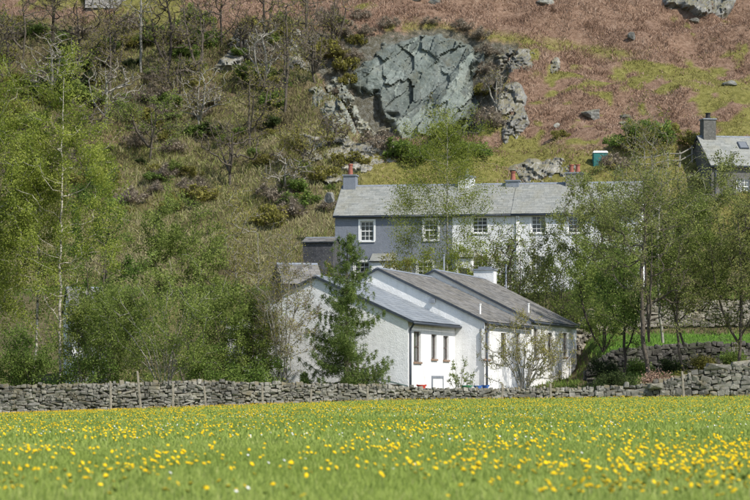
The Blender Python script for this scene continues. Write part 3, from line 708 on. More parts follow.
h3 = house('white_house', 'highest white house range at the right with white chimney on its far gable', A3, e, bb_, L3, 2*t_ap3, -.8, ze3, zr3, M['white'],
      wins(A3, [(536, 329, 358, 1.04, 'sash', M['glass_mid']), (550, 333, 355, 0.98, 'sash', M['glass_mid']), (565, 333, 357, 1.16, 'sash', M['glass_mid']), (560, 372, 384, .9, 'plain')]), M['slate_brown'], M['brown_paint'], M['sill'], over=.15, verge=.10, seed=13)
pc = A3+e*(L3-.45)+bb_*t_ap3; chimney(h3, pc, bb_, 1.15, .7, zr3-.5, zr3+.55, M['white'])
MB().obox(v3(pc-bb_*.35-e*.2, zr3+.64), v3(bb_)*.7, v3(e)*.4, [0, 0, .12]).build('chimney_slab', M['lead'], h3)
# roof flues, gable lamp, ground-floor door
def flue(root, A, s, d, zr, ze, W, h=.55):
    p = A+e*s+bb_*d; z = ze+(zr-ze)*d/(W/2); MB().tube((*p, z-.1), (*p, z+h), .045).tube((*p, z+h), (*p, z+h+.05), .065).build('flue', M['white_paint'], root)
flue(h2, A2, along(A2, 492)+.3, .65, zr2, ze2, 2*t_ap2); flue(h3, A3, 3.0, .8, zr3, ze3, 2*t_ap3)
gl = A2+bb_*along(A2, 433, bb_); gp = v3(gl-e*.16, Zat(303, gl[1]))
MB().obox(gp-v3(bb_)*.12, v3(bb_)*.24, v3(e)*.16, [0, 0, .2]).build('gable_lamp', M['lead'], h2)
s = along(A1, 437); p = A1+e*(s-1.0)
zb, zt = -.4, Zat(378.5, (A1+e*s)[1]); d_ = MB(); Nn = -v3(bb_)
d_.obox(v3(p, zb)+Nn*.0, v3(e)*.12, Nn*.05, [0, 0, zt-zb]); d_.obox(v3(p+e*1.9, zb), v3(e)*.12, Nn*.05, [0, 0, zt-zb]); d_.obox(v3(p, zt), v3(e)*2.02, Nn*.05, [0, 0, .12])
dr = d_.build('door', M['lead'], h1); MB().obox(v3(p+e*.125, zb)+Nn*.003, v3(e)*1.77, Nn*.03, [0, 0, zt-zb-.005]).build('door_leaf', M['white_paint'], dr)
# --- terrace of cottages
ta = nrm([.985, -.17]); tb = nrm([.17, .985]); AT = np.array([X(335, 160), 160.0])
def alongT(px): return along(AT, px, ta)
zeT = Zat(215.5, 160); hwT = 3.1; zrT = zeT+2.12; gT = 6.3
def terr(px0, px1, label, wm, specs, seed, ends, pipes=(), fm=None, surround=True):
    s0, s1 = alongT(px0), alongT(px1); A = AT+ta*s0; o = []
    for px, y0, y1, wd, *rest in specs:
        s = alongT(px)-s0; Y = (AT+ta*alongT(px))[1]; o.append((s-wd/2, s+wd/2, Zat(y1, Y), Zat(y0, Y), *rest))
    return house('terraced_cottage', label, A, ta, tb, s1-s0, 2*hwT, gT, zeT, zrT, wm, o, M['slate_green'], M['white_paint'], M['white_paint'], 'grid', .2, .1, seed, True, pipes, surround, .30, .24, ends=ends, cat='cottage', trim=M['dark_paint'], pipem=M['white_paint'])
c1 = terr(335, 452, 'blue-grey rendered end cottage of the hillside terrace', M['grey_render'], [(367, 221, 241, .92, 'grid', M['glass']), (431, 220, 240, .92, 'grid'), (362, 262, 282, 1.0, 'grid'), (425, 262, 280, 1.0, 'grid')], 31, (True, False))
c2 = terr(452.2, 511, 'white terrace cottage next to the grey one behind the birch', M['white_far'], [(480, 217, 233, 1.0, 'grid', M['glass']), (480, 256, 276, 1.0, 'grid')], 32, (False, False), pipes=(4.3,))
c3 = terr(511.2, 590, 'white terrace cottage with twin-potted grey chimney', M['white_far'], [(538.5, 215.5, 233, .95, 'grid', M['glass']), (538, 256, 276, 1.0, 'grid'), (575, 216, 233, .95, 'grid')], 33, (False, False), pipes=(.5,))
c4 = terr(590.2, 640, 'last terrace cottage half hidden behind the green trees', M['white_far'], [(612, 217, 233, 1.0, 'grid')], 34, (False, True))
def tch(root, px, wa, h, mat, pots, potm=None, wb=.9, dz=-.6):
    s = alongT(px)*1.0; c = AT+ta*s+tb*hwT; s += 0; k = (px-375)/F; s = (k*(AT+tb*hwT)[1]-(AT+tb*hwT)[0])/(ta[0]-k*ta[1]); c = AT+tb*hwT+ta*s
    chimney(root, c, ta, wa, wb, zrT+dz, zrT+h, mat, pots, potm)
tch(c1, 350.5, .85, .75, M['grey_render'], [(0, .75, .16)], dz=-.9)
tch(c1, 466.5, 1.05, .55, M['white_far'], [(.05, .5, .13)], M['lead'])
tch(c2, 513, .9, .22, M['lead'], [(0, .6, .17)])
tch(c3, 574.5, 1.1, .68, M['stone_house'], [(-.2, .55, .16), (.22, .55, .16)])
# porch of the grey cottage
def lean_porch(root, px0, px1, dep, zl, zh, wm, rm, seed):
    s0, s1 = alongT(px0), alongT(px1); O = AT+ta*s0-tb*dep; L = s1-s0; b = MB()
    U, Bk = v3(ta), v3(tb)
    b.obox(v3(O, gT), U*.16, Bk*(dep-.003), [0, 0, zl-gT]); b.obox(v3(O+ta*(L-.16), gT), U*.16, Bk*(dep-.003), [0, 0, zl-gT])
    b.obox(v3(O+ta*.17, gT+1.9), U*(L-.34), Bk*.1, [0, 0, zl-gT-1.9]); po = b.build('porch', wm, root)
    sl = nrm(np.array([*(tb*dep), zh-zl])); S = math.hypot(dep, zh-zl)+.12; Or = v3(O-ta*.1, zl)-sl*.12; n = np.cross(U, sl)
    MB().obox(Or, U*(L+.2), sl*S, n*.06).build('porch_roof', M['dark_paint'], po); slates(po, Or+n*.064, U, sl, L+.2, S, rm, seed, .3, .2)
lean_porch(c1, 374, 396, 1.3, Zat(262, 159), Zat(255, 160), M['white_far'], M['slate_green'], 61)
lean_porch(c2, 458, 474, 1.2, Zat(258, 158), Zat(251, 159), M['white_far'], M['slate_green'], 62)
# --- right-hand slate cottage higher on the slope
ra = nrm([.985, .17]); rb = nrm([-.17, .985]); YR = 176.0; AR = np.array([X(711.5, YR), YR]); zeR = Zat(165, YR); zrR = zeR+2.35; gR = 11.0
hR = house('slate_cottage', 'grey slate-roofed cottage at right edge with stone chimney', AR, ra, rb, 9.5, 6.4, gR, zeR, zrR, M['stone_house'],
      [(1.9, 2.9, Zat(194, YR), Zat(178, YR), 'grid', M['glass_pale']), (3.6, 4.6, Zat(194, YR), Zat(178, YR), 'grid', M['glass_pale'])], M['slate_green'], M['white_paint'], M['lead'], 'grid', .2, .12, 71, True, (.3,), False, .42, .24, cat='cottage')
cR = AR+rb*3.2+ra*.75; chimney(hR, cR, ra, .95, .95, zrR-.7, zrR+1.3, M['stone_house'], [(0, .45, .2)], M['black_pot'])
sk = AR+ra*2.75; slp = nrm(np.array([*(rb*3.2), 2.35])); n_ = np.cross(v3(ra), slp)
so = v3(sk, zeR)+slp*2.2+n_*.1; fr_ = MB().obox(so, v3(ra)*.7, slp*.95, n_*.09).build('skylight', M['dark_paint'], hR); MB().obox(so+n_*.092+v3(ra)*.07+slp*.07, v3(ra)*.56, slp*.81, n_*.01).build('pane', M['glass_pale'], fr_)
# --- outbuildings
YS = 150.0
house('stone_shed', 'dark grey shed in the gap left of the grey cottage', (X(303, 157), 157.0), ta, tb, 2.0, 2.6, 5.8, Zat(243, 157), Zat(238, 157), M['stone_dark'], (), M['slate_brown'], None, None, seed=81, cat='shed', gutter=False)
house('stone_outhouse', 'low stone outhouse with slate roof behind the white house gable', (X(284, 122), 122.0), nrm([.97, .24]), nrm([-.24, .97]), 2.0, 3.0, .5, Zat(284, 122), Zat(264, 122), M['stone_house'], (), M['slate_brown'], None, None, seed=82, cat='outhouse', gutter=False)
house('white_outbuilding', 'white outbuilding glimpsed through the birches at left', (X(72, 128), 128.0), nrm([.97, .24]), nrm([-.24, .97]), 1.9, 4.0, .2, Zat(312, 128), Zat(288, 128), M['white'], [(.5, 1.4, Zat(345, 128), Zat(325, 128), 'sash')], M['slate_brown'], M['dark_paint'], M['sill'], seed=83, cat='outbuilding')
Yb = float(hit(112, 10)[0])
house('stone_barn', 'long stone barn with slate roof cut by the top edge at upper left', (X(86, Yb), Yb), nrm([.99, .10]), nrm([-.10, .99]), 5.6, 4.5, float(gz(X(112, Yb), Yb))-1.5, Zat(8, Yb), Zat(8, Yb)+1.9, M['stone_house'], (), M['slate_brown'], None, None, seed=84, cat='barn', gutter=False)
# small lean-to shelter beside the conifer
Ysh = 103.2; q = P(374, 379, Ysh); sh = empty('garden_shelter', (q[0], q[1], float(gz(q[0], q[1]))), 'low garden shelter with sloping green felt roof behind the meadow wall', 'shelter')
zt0, zt1 = Zat(378, Ysh), Zat(387, Ysh); x0, x1 = X(374, Ysh), X(407, Ysh); zg = float(gz(q[0], q[1]))-.1
for xx, zz in ((x0+.05, zt0), (x1-.13, zt1)):
    for yy in (Ysh+.05, Ysh+1.0): MB().obox((xx, yy, zg), (.08, 0, 0), (0, .08, 0), (0, 0, zz-zg-.02)).build('post', M['timber'], sh)
for k in range(3): MB().obox((x0+.14, Ysh+.06, zg+.15+k*.22), (x1-x0-.3, 0, 0), (0, .025, 0), (0, 0, .18)).build('board', M['timber'], sh)
MB().hexa([(x0-.05, Ysh-.05, zt0), (x1+.05, Ysh-.05, zt1), (x1+.05, Ysh+1.2, zt1), (x0-.05, Ysh+1.2, zt0), (x0-.05, Ysh-.05, zt0+.06), (x1+.05, Ysh-.05, zt1+.06), (x1+.05, Ysh+1.2, zt1+.06), (x0-.05, Ysh+1.2, zt0+.06)]).build('roof', M['green_roof'], sh)
# --- poles, box, tubs, posts
def pole(px, py0, py1, Y, label, head=False):
    x = X(px, Y); z0 = float(gz(x, Y))-.2; o = empty('pole', (x, Y, z0), label, 'pole')
    MB().tube((x, Y, z0), (x, Y, Zat(py0, Y)), .06, .045).build('shaft', M['lead'], o, smooth=True)
    MB().lathe((x, Y, Zat(py0, Y)), [(.05, 0), (.07, .02), (.07, .07), (.02, .1)], 8).build('cap', M['lead'], o)
pole(444, 256, 275, 140, 'thin grey pole rising behind the middle white range'); pole(506, 266, 292, 138, 'slim pole with pale head right of the white chimney')
Yq = float(hit(600, 164)[0]); q = P(600, 164, Yq); z_ = q[2]-.35
bx = empty('storage_box', (q[0], q[1], z_), 'teal storage box with white lid on the slope above the terrace', 'box')
MB().obox((q[0]-.55, q[1]-.5, z_), (1.10, 0, 0), (0, 1.1, 0), (0, 0, 1.15)).build('body', M['teal'], bx, bevel=.04)
MB().hexa([(q[0]-.59, q[1]-.56, z_+1.152), (q[0]+.59, q[1]-.56, z_+1.152), (q[0]+.59, q[1]+.66, z_+1.152), (q[0]-.59, q[1]+.66, z_+1.152), (q[0]-.5, q[1]-.4, z_+1.32), (q[0]+.5, q[1]-.4, z_+1.32), (q[0]+.5, q[1]+.5, z_+1.32), (q[0]-.5, q[1]+.5, z_+1.32)]).build('lid', M['white_paint'], bx, bevel=.03)
MB().obox((q[0]+.1, q[1]-.53, z_+.35), (.42, 0, 0), (0, .03, 0), (0, 0, .5)).build('panel', M['sill'], bx)
def tub(px, py, wpx, hpx, mat, label, Y=102.3):
    x = X(px, Y); z1 = Zat(py, Y); r = wpx/F*Y/2; z0 = float(gz(x, Y)); h = z1-z0
    o = empty('tub', (x, Y, z0), label, 'tub'); MB().lathe((x, Y, z0), [(r*.8, 0), (r, h*.92), (r*1.06, h*.92), (r*1.06, h), (r*.94, h), (r*.9, h*.85)], 14).build('body', mat, o)
    MB().tube((x-r*1.1, Y, z0+h*.9), (x-r*1.1, Y, z0+h*1.02), .03).tube((x+r*1.1, Y, z0+h*.9), (x+r*1.1, Y, z0+h*1.02), .03).build('handle', mat, o)
tub(421.5, 384.8, 8, 5, M['red'], 'red tub showing over the meadow wall by the first downpipe')
tub(466.5, 385.4, 10, 5, M['greenp'], 'green tub showing over the wall in front of the house')
tub(478, 385.6, 7, 5, M['blue'], 'blue tub left of the house\'s corner downpipe'); tub(485.5, 385.2, 6, 5, M['blue'], 'blue tub right under the house\'s corner downpipe', 102.8)
for k, (px, top, bot, lean, lab) in enumerate([(111, 381, 411, -.02, 'short grey fence post at the wall behind the birch trunks'), (141.5, 371, 411, -.09, 'tallest fence post leaning left against the wall'),
        (173, 382, 410, .0, 'upright pale fence post right of the tallest one'), (207, 386, 411, -.10, 'short leaning post near the middle of the left wall'), (263, 384, 408, -.03, 'fence post in front of the wall below the hazel'),
        (310, 389, 407, .05, 'stubby fence post left of the conifer'), (367, 386, 404, .03, 'thin fence post just right of the conifer'), (502, 383, 399, .02, 'short dark post before the white house windows'), (551, 383, 398, -.03, 'stubby post near the right end of the white house'), (684, 371, 397, -.06, 'thin leaning stake in front of the right-hand wall')]):
    Y = 97.4 + (.9 if px > 300 else 0) + (.8 if px > 450 else 0); x = X(px, Y); z0 = Zat(bot, Y)-.25; z1 = Zat(top, Y); o = MB(); dx = lean*(z1-z0)
    o.hexa([(x-.05-dx*0, Y-.05, z0), (x+.05, Y-.05, z0), (x+.05, Y+.05, z0), (x-.05, Y+.05, z0), (x-.04+dx, Y-.04, z1), (x+.045+dx, Y-.04, z1-.03), (x+.04+dx, Y+.045, z1-.02), (x-.045+dx, Y+.04, z1)])
    tag(o.build('fence_post', M['timber'], None, bevel=.012, top=(x, Y, z0)), lab, 'fence post')
# timber rail fence left of the slate cottage
Yf = 174.0
rl = empty('rail_fence', (X(660, Yf), Yf, float(gz(X(660, Yf), Yf))), 'grey timber post-and-rail fence beside the slate cottage', 'fence')
fp = []
for px, py in [(637, 172), (652, 171), (668, 169), (680, 168), (692, 166)]:
    Yp = float(hit(px, py, 168)[0]); fp.append(np.array([X(px, Yp), Yp, float(gz(X(px, Yp), Yp))]))
for p in fp: MB().obox(p+np.array([-.06, -.06, -.3]), (.12, 0, 0), (0, .12, 0), (0, 0, 1.45)).build('post', M['bark_pale'], rl)
for k in (.5, 1.0):
    for i in range(4): MB().tube(fp[i]+np.array([0, -.1, k]), fp[i+1]+np.array([0, -.1, k]), .05, n=6).build('rail', M['bark_pale'], rl)

# ------------------------------------------------------------------ trees
def tubes(nodes, parent, rad, sides=5, minr=.004):
    n = len(nodes); idx = np.array([i for i in range(n) if parent[i] >= 0]); pa = np.array([parent[i] for i in idx])
    p0, p1 = nodes[pa], nodes[idx]; d = p1-p0; ln = np.linalg.norm(d, axis=1)+1e-9; d = d/ln[:, None]
    ref = np.where(np.abs(d[:, 2:3]) < .9, np.array([[0, 0, 1.]]), np.array([[1., 0, 0]])); x = np.cross(d, ref); x /= np.linalg.norm(x, axis=1)[:, None]; y = np.cross(d, x)
    r0 = np.maximum(np.minimum(rad[pa], rad[idx]*1.5), minr); r1 = np.maximum(rad[idx], minr); V = []
    for p, r in ((p0-d*r0[:, None]*.3, r0), (p1, r1)):
        for k in range(sides):
            t = 2*math.pi*k/sides; V.append(p+r[:, None]*(math.cos(t)*x+math.sin(t)*y))
    V = np.stack(V, 1).reshape(-1, 3); b = np.arange(len(idx))[:, None]*2*sides
    Fq = np.concatenate([b+np.array([[k, (k+1) % sides, sides+(k+1) % sides, sides+k]]) for k in range(sides)], 0)
    return V, Fq
def skeleton(r, trunks, targets, rtip=.008, power=.46, up=.35, seglen=.45, jit=.10, trunk_r=None):
    nodes = []; parent = []
    for tr in trunks:
        tr = np.array(tr, float); prev = -1
        for k in range(len(tr)-1):
            L = np.linalg.norm(tr[k+1]-tr[k]); n = max(1, int(L/seglen))
            for i in range(n):
                q = tr[k]+(tr[k+1]-tr[k])*i/n + (r.normal(0, jit*.25, 3) if (i or k) else 0); nodes.append(q); parent.append(prev); prev = len(nodes)-1
        nodes.append(tr[-1]); parent.append(prev)
    nt_ = len(nodes); N = np.zeros((nt_+len(targets)*14+50, 3)); N[:nt_] = nodes; n = nt_; tips = []
    d0 = np.array([np.min(np.linalg.norm(N[:nt_]-t, axis=1)) for t in targets]) if len(targets) else np.array([])
    for ti in np.argsort(d0+r.normal(0, .15, len(d0))):
        t = targets[ti]; dv = t-N[:n]; dist = np.linalg.norm(dv, axis=1); hor = np.hypot(dv[:, 0], dv[:, 1])
        pen = np.maximum(0, up*hor-dv[:, 2])*1.2; i = int(np.argmin(dist+pen)); a = N[i].copy(); L = dist[i]
        if L < .05: continue
        k = min(12, max(2, int(L/seglen)+1)); prev = i; sag = r.normal(0, .08, 3)*L+np.array([0, 0, -.10*L])*up
        for q in range(1, k+1):
            f = q/k; pnt = a+(t-a)*f+sag*math.sin(f*math.pi)+(r.normal(0, jit*.5, 3)*L/k if q < k else 0)
            if n >= len(N): break
            N[n] = pnt; parent.append(prev); prev = n; n += 1
        tips.append(prev)
    N = N[:n]; cnt = np.zeros(n); has = np.zeros(n, bool)
    for i in range(n):
        if parent[i] >= 0: has[parent[i]] = True
    cnt[~has] = 1
    for i in range(n-1, -1, -1):
        if parent[i] >= 0: cnt[parent[i]] += cnt[i]
    rad = rtip*np.maximum(cnt, 1)**power
    if trunk_r is not None: rad *= max(1, 1)*trunk_r/rad[:1].max() if trunk_r < 0 else 1
    return N, np.array(parent), rad, cnt, nt_
def leafmesh(r, C, size, asp=.62, flat=0.):
    n = len(C); u = r.normal(size=(n, 3)); u /= np.linalg.norm(u, axis=1)[:, None]; w_ = r.normal(size=(n, 3)); w_[:, 2] += flat*3
    v = np.cross(w_, u); v /= np.linalg.norm(v, axis=1)[:, None]+1e-9
    s = size*r.uniform(.6, 1.4, (n, 1)); a = u*s*.5; b = v*s*.5*asp
    V = np.stack([C-a, C+b-a*.1, C+a, C-b-a*.1], 1).reshape(-1, 3); Fq = np.arange(n*4).reshape(-1, 4); return V, Fq
def crown_targets(r, n, zc, rx, rz, clump=9, cl_r=.35, bot=0., ry=None, hollow=.25):
    """uneven crown: clumps spread through an ellipsoid (unit zc,rz) with gaps between"""
    ry = ry or rx; c = r.normal(size=(clump, 3)); c /= np.linalg.norm(c, axis=1)[:, None]; c *= r.uniform(hollow, .92, (clump, 1))**.7
    k = r.integers(clump, size=n); p = c[k]+r.normal(size=(n, 3))*cl_r*r.uniform(.6, 1.2, (clump, 1))[k]
    l = np.linalg.norm(p, axis=1)[:, None]; p = np.where(l > 1.15, p/l*1.15, p)
    return p*np.array([rx, ry, rz])+np.array([0, 0, zc])
LEAFK, LEAFS = 1.38, 1.0
def make_tree(name, base, label, cat, trunks, targets, bark, leafm, nleaf, lsize, seed, rtip=.008, power=.46, up=.35, lsig=.16, group=None, sides=5, tuse=3, twig_extra=0, twigm=None, upleaf=0., seglen=.45, asp=.62):
    nleaf = int(nleaf*LEAFK); lsize = lsize*LEAFS; r = np.random.default_rng(seed); root = empty(name, base, label, cat, group)
    N, par, rad, cnt, nt_ = skeleton(r, trunks, targets, rtip, power, up, seglen)
    V, Fq = tubes(N, par, rad, sides); me = mesh_np('trunk', V, Fq, bark, smooth=True); link('trunk', me, root)
    outer = np.where(cnt[nt_:] <= tuse)[0]+nt_
    if len(outer) and (nleaf or twig_extra):
        o = None
        if twig_extra:
            c = N[outer[r.integers(len(outer), size=twig_extra)]]; d = r.normal(size=(twig_extra, 3)); d[:, 2] += upleaf; d /= np.linalg.norm(d, axis=1)[:, None]; L = r.uniform(.15, .6, (twig_extra, 1))
            sd_ = np.cross(d, r.normal(size=(twig_extra, 3))); sd_ /= np.linalg.norm(sd_, axis=1)[:, None]; wv = sd_*.006
            TV = np.stack([c-wv, c+wv, c+d*L], 1).reshape(-1, 3); TF = np.arange(twig_extra*3).reshape(-1, 3)
        if nleaf:
            k = outer[r.integers(len(outer), size=nleaf)]; f = r.random((nleaf, 1)); C = N[k]*f+N[par[k]]*(1-f)+r.normal(0, lsig*.72, (nleaf, 3))
            LV, LF = leafmesh(r, C, lsize, asp)
            rn = np.clip(.5+1.5*(fbm(C[:, 0]+C[:, 1]*.7, C[:, 2], .9, 2, seed % 50)-.5)+r.normal(0, .16, nleaf), 0, 1)
            me = mesh_np('crown', LV, LF, leafm, rnd=rn); o = link('crown', me, root)
        if twig_extra:
            me = mesh_np('twigs', TV, TF, twigm or M['twig'], rnd=r.random(twig_extra)); link('twigs', me, root)['kind'] = 'stuff'
    return root
def bez(p0, p1, bend, n=5, r=None):
    p0, p1, bend = (np.array(q, float) for q in (p0, p1, bend)); return [p0+(p1-p0)*t+bend*4*t*(1-t) for t in np.linspace(0, 1, n)]
def std_tree(px, Y, top, hw, label, bark, leafm, nleaf, lsize, seed, name='tree', cat='tree', bottom=.25, trunk_h=.75, n=220, clump=14, lean=0., rtip=.009, power=.46, lsig=.2, up=.35, cl_r=.3, fork=0, twig_extra=0, group=None, tuse=3, dz=-.1, asp=.62, hy=None):
    b = G(px, Y, dz); H = Zat(top, Y)-b[2]; rx = hw/F*Y; r = np.random.default_rng(seed*13+1)
    zc = H*(1+bottom)/2; rz = H*(1-bottom)/2
    trunks = [bez((0, 0, 0), (lean*H, r.normal(0, .02)*H, H*trunk_h), (r.normal(0, .03)*H, r.normal(0, .03)*H, 0), 6)]
    for k in range(fork):
        an = r.uniform(0, 6.28); trunks.append(bez((0, 0, H*.02) if fork > 2 else (0, 0, H*.18), (math.cos(an)*rx*.55, math.sin(an)*rx*.55, H*r.uniform(.55, .8)), (math.cos(an)*rx*.1, math.sin(an)*rx*.1, -.03*H), 5))
    t = crown_targets(r, n, zc, rx, rz, clump, cl_r); t[:, 0] += lean*H*np.clip(t[:, 2]/H, 0, 1)
    t = t[t[:, 2] > .08*H]
    return make_tree(name, b, label, cat, trunks, t, bark, leafm, nleaf, lsize, seed, rtip, power, up, lsig, group, 5, tuse, twig_extra, asp=asp)
def multi_stem(px, Y, top, hw, label, bark, leafm, nleaf, lsize, seed, stems=9, name='shrub', cat='shrub', n=200, spread=.7, lsig=.18, rtip=.007, group=None, twig_extra=0, clump=16, bottom=.12, tuse=3, cl_r=.28, upleaf=0.):
    b = G(px, Y, -.08); H = Zat(top, Y)-b[2]; rx = hw/F*Y; r = np.random.default_rng(seed*17+3); trunks = []
    for k in range(stems):
        an = 6.28*k/stems+r.normal(0, .4); f = r.uniform(.35, 1)*spread
        trunks.append(bez((math.cos(an)*.12*r.random(), math.sin(an)*.12*r.random(), 0), (math.cos(an)*rx*f, math.sin(an)*rx*f, H*r.uniform(.6, .9)*(1.05-.35*f)), (-math.cos(an)*rx*f*.14, -math.sin(an)*rx*f*.14, H*.03), 5))
    t = crown_targets(r, n, H*(1+bottom)/2, rx, H*(1-bottom)/2, clump, cl_r); t = t[t[:, 2] > .06*H]
    return make_tree(name, b, label, cat, trunks, t, bark, leafm, nleaf, lsize, seed, rtip, .42, .6, lsig, group, 4, tuse, twig_extra, upleaf=upleaf)
BIRCH = 'birch_tree'
# left wood
std_tree(60, 105.5, 40, 62, 'white-trunked birch rising just behind the wall at left', M['birch'], M['leaf_birch'], 20000, .085, 201, BIRCH, bottom=.24, n=330, clump=24, lean=.01, rtip=.006, trunk_h=.92, lsig=.22, cl_r=.22)
std_tree(30, 107.5, 58, 48, 'slender second birch from the left edge', M['birch'], M['leaf_birch'], 18000, .085, 202, BIRCH, bottom=.2, n=300, clump=22, rtip=.0055, trunk_h=.92, lsig=.22, cl_r=.22)
std_tree(2, 106.5, 62, 48, 'birch cut by the left picture edge', M['birch'], M['leaf_birch'], 18000, .085, 203, BIRCH, bottom=.16, n=300, clump=22, rtip=.0055, trunk_h=.92, lsig=.22, cl_r=.22, lean=.01)
std_tree(-34, 110, 50, 50, 'birch almost out of view past the left edge', M['birch'], M['leaf_birch'], 8000, .1, 204, BIRCH, bottom=.2, n=200, clump=18, trunk_h=.9)
multi_stem(165, 103.2, 262, 78, 'wide hazel with many pale stems fanning up behind the wall', M['bark_pale'], M['leaf_hazel'], 15000, .085, 205, 14, 'hazel_shrub', n=330, clump=26, cl_r=.2, lsig=.2)
multi_stem(106, 105, 275, 50, 'leafy hazel between the white birch and the wide hazel', M['bark'], M['leaf_hazel'], 11000, .085, 206, 9, 'hazel_shrub', n=230, clump=18, cl_r=.22)
multi_stem(228, 104.5, 258, 52, 'green hazel left of the bare brown shrub', M['bark'], M['leaf_hazel'], 11000, .085, 207, 9, 'hazel_shrub', n=240, clump=18, cl_r=.22)
multi_stem(282, 102.8, 244, 36, 'nearly bare brown shrub in front of the house\'s left gable', M['bark_pale'], M['leaf_olive'], 3600, .07, 208, 11, 'bare_shrub', n=300, clump=18, twig_extra=5000, cl_r=.26, upleaf=.6)
multi_stem(256, 103.4, 286, 30, 'fresh green hazel just left of the house\'s gable wall', M['bark'], M['leaf_hazel'], 7500, .085, 216, 9, 'hazel_shrub', n=170, clump=16, cl_r=.22)
multi_stem(30, 102.8, 330, 36, 'dense low green thicket under the birches at far left', M['bark_dark'], M['leaf_green'], 7000, .085, 209, 8, 'thicket', n=140, clump=14)
multi_stem(85, 102.5, 345, 30, 'low thicket at the foot of the white birch', M['bark_dark'], M['leaf_green'], 5000, .085, 210, 8, 'thicket', n=120, clump=12)
multi_stem(215, 102.4, 345, 36, 'low green undergrowth right of the fanning hazel stems', M['bark_dark'], M['leaf_green'], 5500, .085, 211, 8, 'thicket', n=130, clump=12)
multi_stem(262, 102.2, 352, 26, 'small green bush under the bare brown shrub', M['bark_dark'], M['leaf_green'], 4000, .08, 212, 7, 'bush', cat='bush', n=100, clump=10)
std_tree(110, 122, 165, 58, 'mid-green tree behind the hazels at left', M['bark'], M['leaf_green'], 13000, .11, 213, bottom=.2, n=240, clump=20, fork=3, cl_r=.24)
std_tree(185, 126, 175, 62, 'broad spring-green tree at the foot of the left slope', M['bark'], M['leaf_hazel'], 14000, .11, 214, bottom=.2, n=250, clump=22, fork=3, cl_r=.24)
std_tree(258, 132, 185, 46, 'thin grey tree with sparse buds behind the bare shrub', M['bark_pale'], M['leaf_olive'], 3500, .1, 215, bottom=.25, n=240, clump=18, fork=2, twig_extra=3000)
# conifer
def conifer(px, Y, top, hw, label, seed, whorls=26, name='conifer_tree'):
    r = np.random.default_rng(seed); b = G(px, Y, -.1); H = Zat(top, Y)-b[2]; W = hw/F*Y; root = empty(name, b, label, 'tree')
    nodes = [np.zeros(3)]; par = [-1]; rad = [.12*H/7]; prev = 0; C = []
    K = 30
    ax = [prev]
    for k in range(1, K+1):
        nodes.append(np.array([r.normal(0, .012), r.normal(0, .012), H*k/K])); par.append(prev); rad.append(.12*H/7*(1-k/K)+.008); prev = len(nodes)-1; ax.append(prev)
    for wv in range(whorls*4):
        f = (wv+r.random())/(whorls*4); f = .05+.93*f; z = H*f; ln = W*(1-f)**.62*r.uniform(.55, 1.12)*(1 if f > .16 else .55+2.8*f)+.06; an = r.uniform(0, 6.283)
        p = ax[min(K, int(f*K))]; d = np.array([math.cos(an), math.sin(an)]); n = max(3, int(ln/.22)); pv = p
        for q in range(1, n+1):
            t = q/n; zz = z+ln*(-.22*math.sin(t*math.pi*.9)+.16*t*t+.05*t+.12*(f-.3)); pos = np.array([*(d*ln*t), zz])+r.normal(0, .02, 3)
            nodes.append(pos); par.append(pv); pv = len(nodes)-1; rad.append(.022*(1-t)*(1-f)+.006)
            m = int(76*(.35+.65*math.sin(min(1, t*1.2)*math.pi*.85))*(ln/W+.5))
            side = np.array([-d[1], d[0], 0]); sp = .20*ln*(1-.65*t)+.04
            off = r.uniform(-1, 1, (m, 1))*sp*side+np.array([0, 0, -1])*np.abs(r.normal(0, .13, (m, 1)))+r.normal(0, .03, (m, 3)); C.append(pos+off)
    V, Fq = tubes(np.array(nodes), np.array(par), np.array(rad), 5); link('trunk', mesh_np('trunk', V, Fq, M['bark']), root)
    C = np.vstack(C); LV, LF = leafmesh(r, C, .13, .17); link('crown', mesh_np('crown', LV, LF, M['needle'], rnd=np.clip(r.normal(.45, .25, len(C)), 0, 1)), root); return root
conifer(347, 102.6, 230, 52, 'tall shaggy green conifer in front of the white house', 301, 36)
conifer(305, 102.0, 372, 11, 'tiny young conifer by the wall left of the big one', 302, 8)
# centre, between house and terrace
std_tree(447, 150, 112, 58, 'tall airy birch screening the middle of the terrace', M['bark_pale'], M['leaf_birch'], 26000, .085, 221, BIRCH, bottom=.22, n=380, clump=30, rtip=.006, trunk_h=.93, lsig=.36, cl_r=.24, up=.2)
multi_stem(408, 147, 240, 28, 'yellow-green bush under the grey cottage\'s windows', M['bark'], M['leaf_birch'], 5500, .1, 222, 7, 'bush', cat='bush', n=120)
multi_stem(392, 143, 256, 20, 'low bush in front of the grey cottage porch', M['bark'], M['leaf_olive'], 3000, .1, 223, 6, 'bush', cat='bush', n=90)
multi_stem(470, 146, 232, 26, 'light green bush below the white cottage', M['bark'], M['leaf_birch'], 3800, .1, 224, 7, 'bush', cat='bush', n=120)
std_tree(514, 139, 212, 34, 'sparse dark-stemmed tree right of the house chimney', M['bark_dark'], M['leaf_hazel'], 3600, .095, 225, bottom=.2, n=260, clump=16, fork=3, twig_extra=1200)
multi_stem(545, 141, 228, 30, 'pale spring-green shrub before the white terrace', M['bark'], M['leaf_grey'], 6000, .1, 226, 8, 'shrub', n=150)
multi_stem(496, 143, 236, 22, 'small yellow-green bush before the terrace\'s white wall', M['bark'], M['leaf_olive'], 2500, .1, 227, 6, 'bush', cat='bush', n=90)
multi_stem(335, 148, 262, 26, 'olive shrub below the grey cottage\'s left corner', M['bark'], M['leaf_olive'], 4000, .1, 228, 8, 'shrub', n=130)
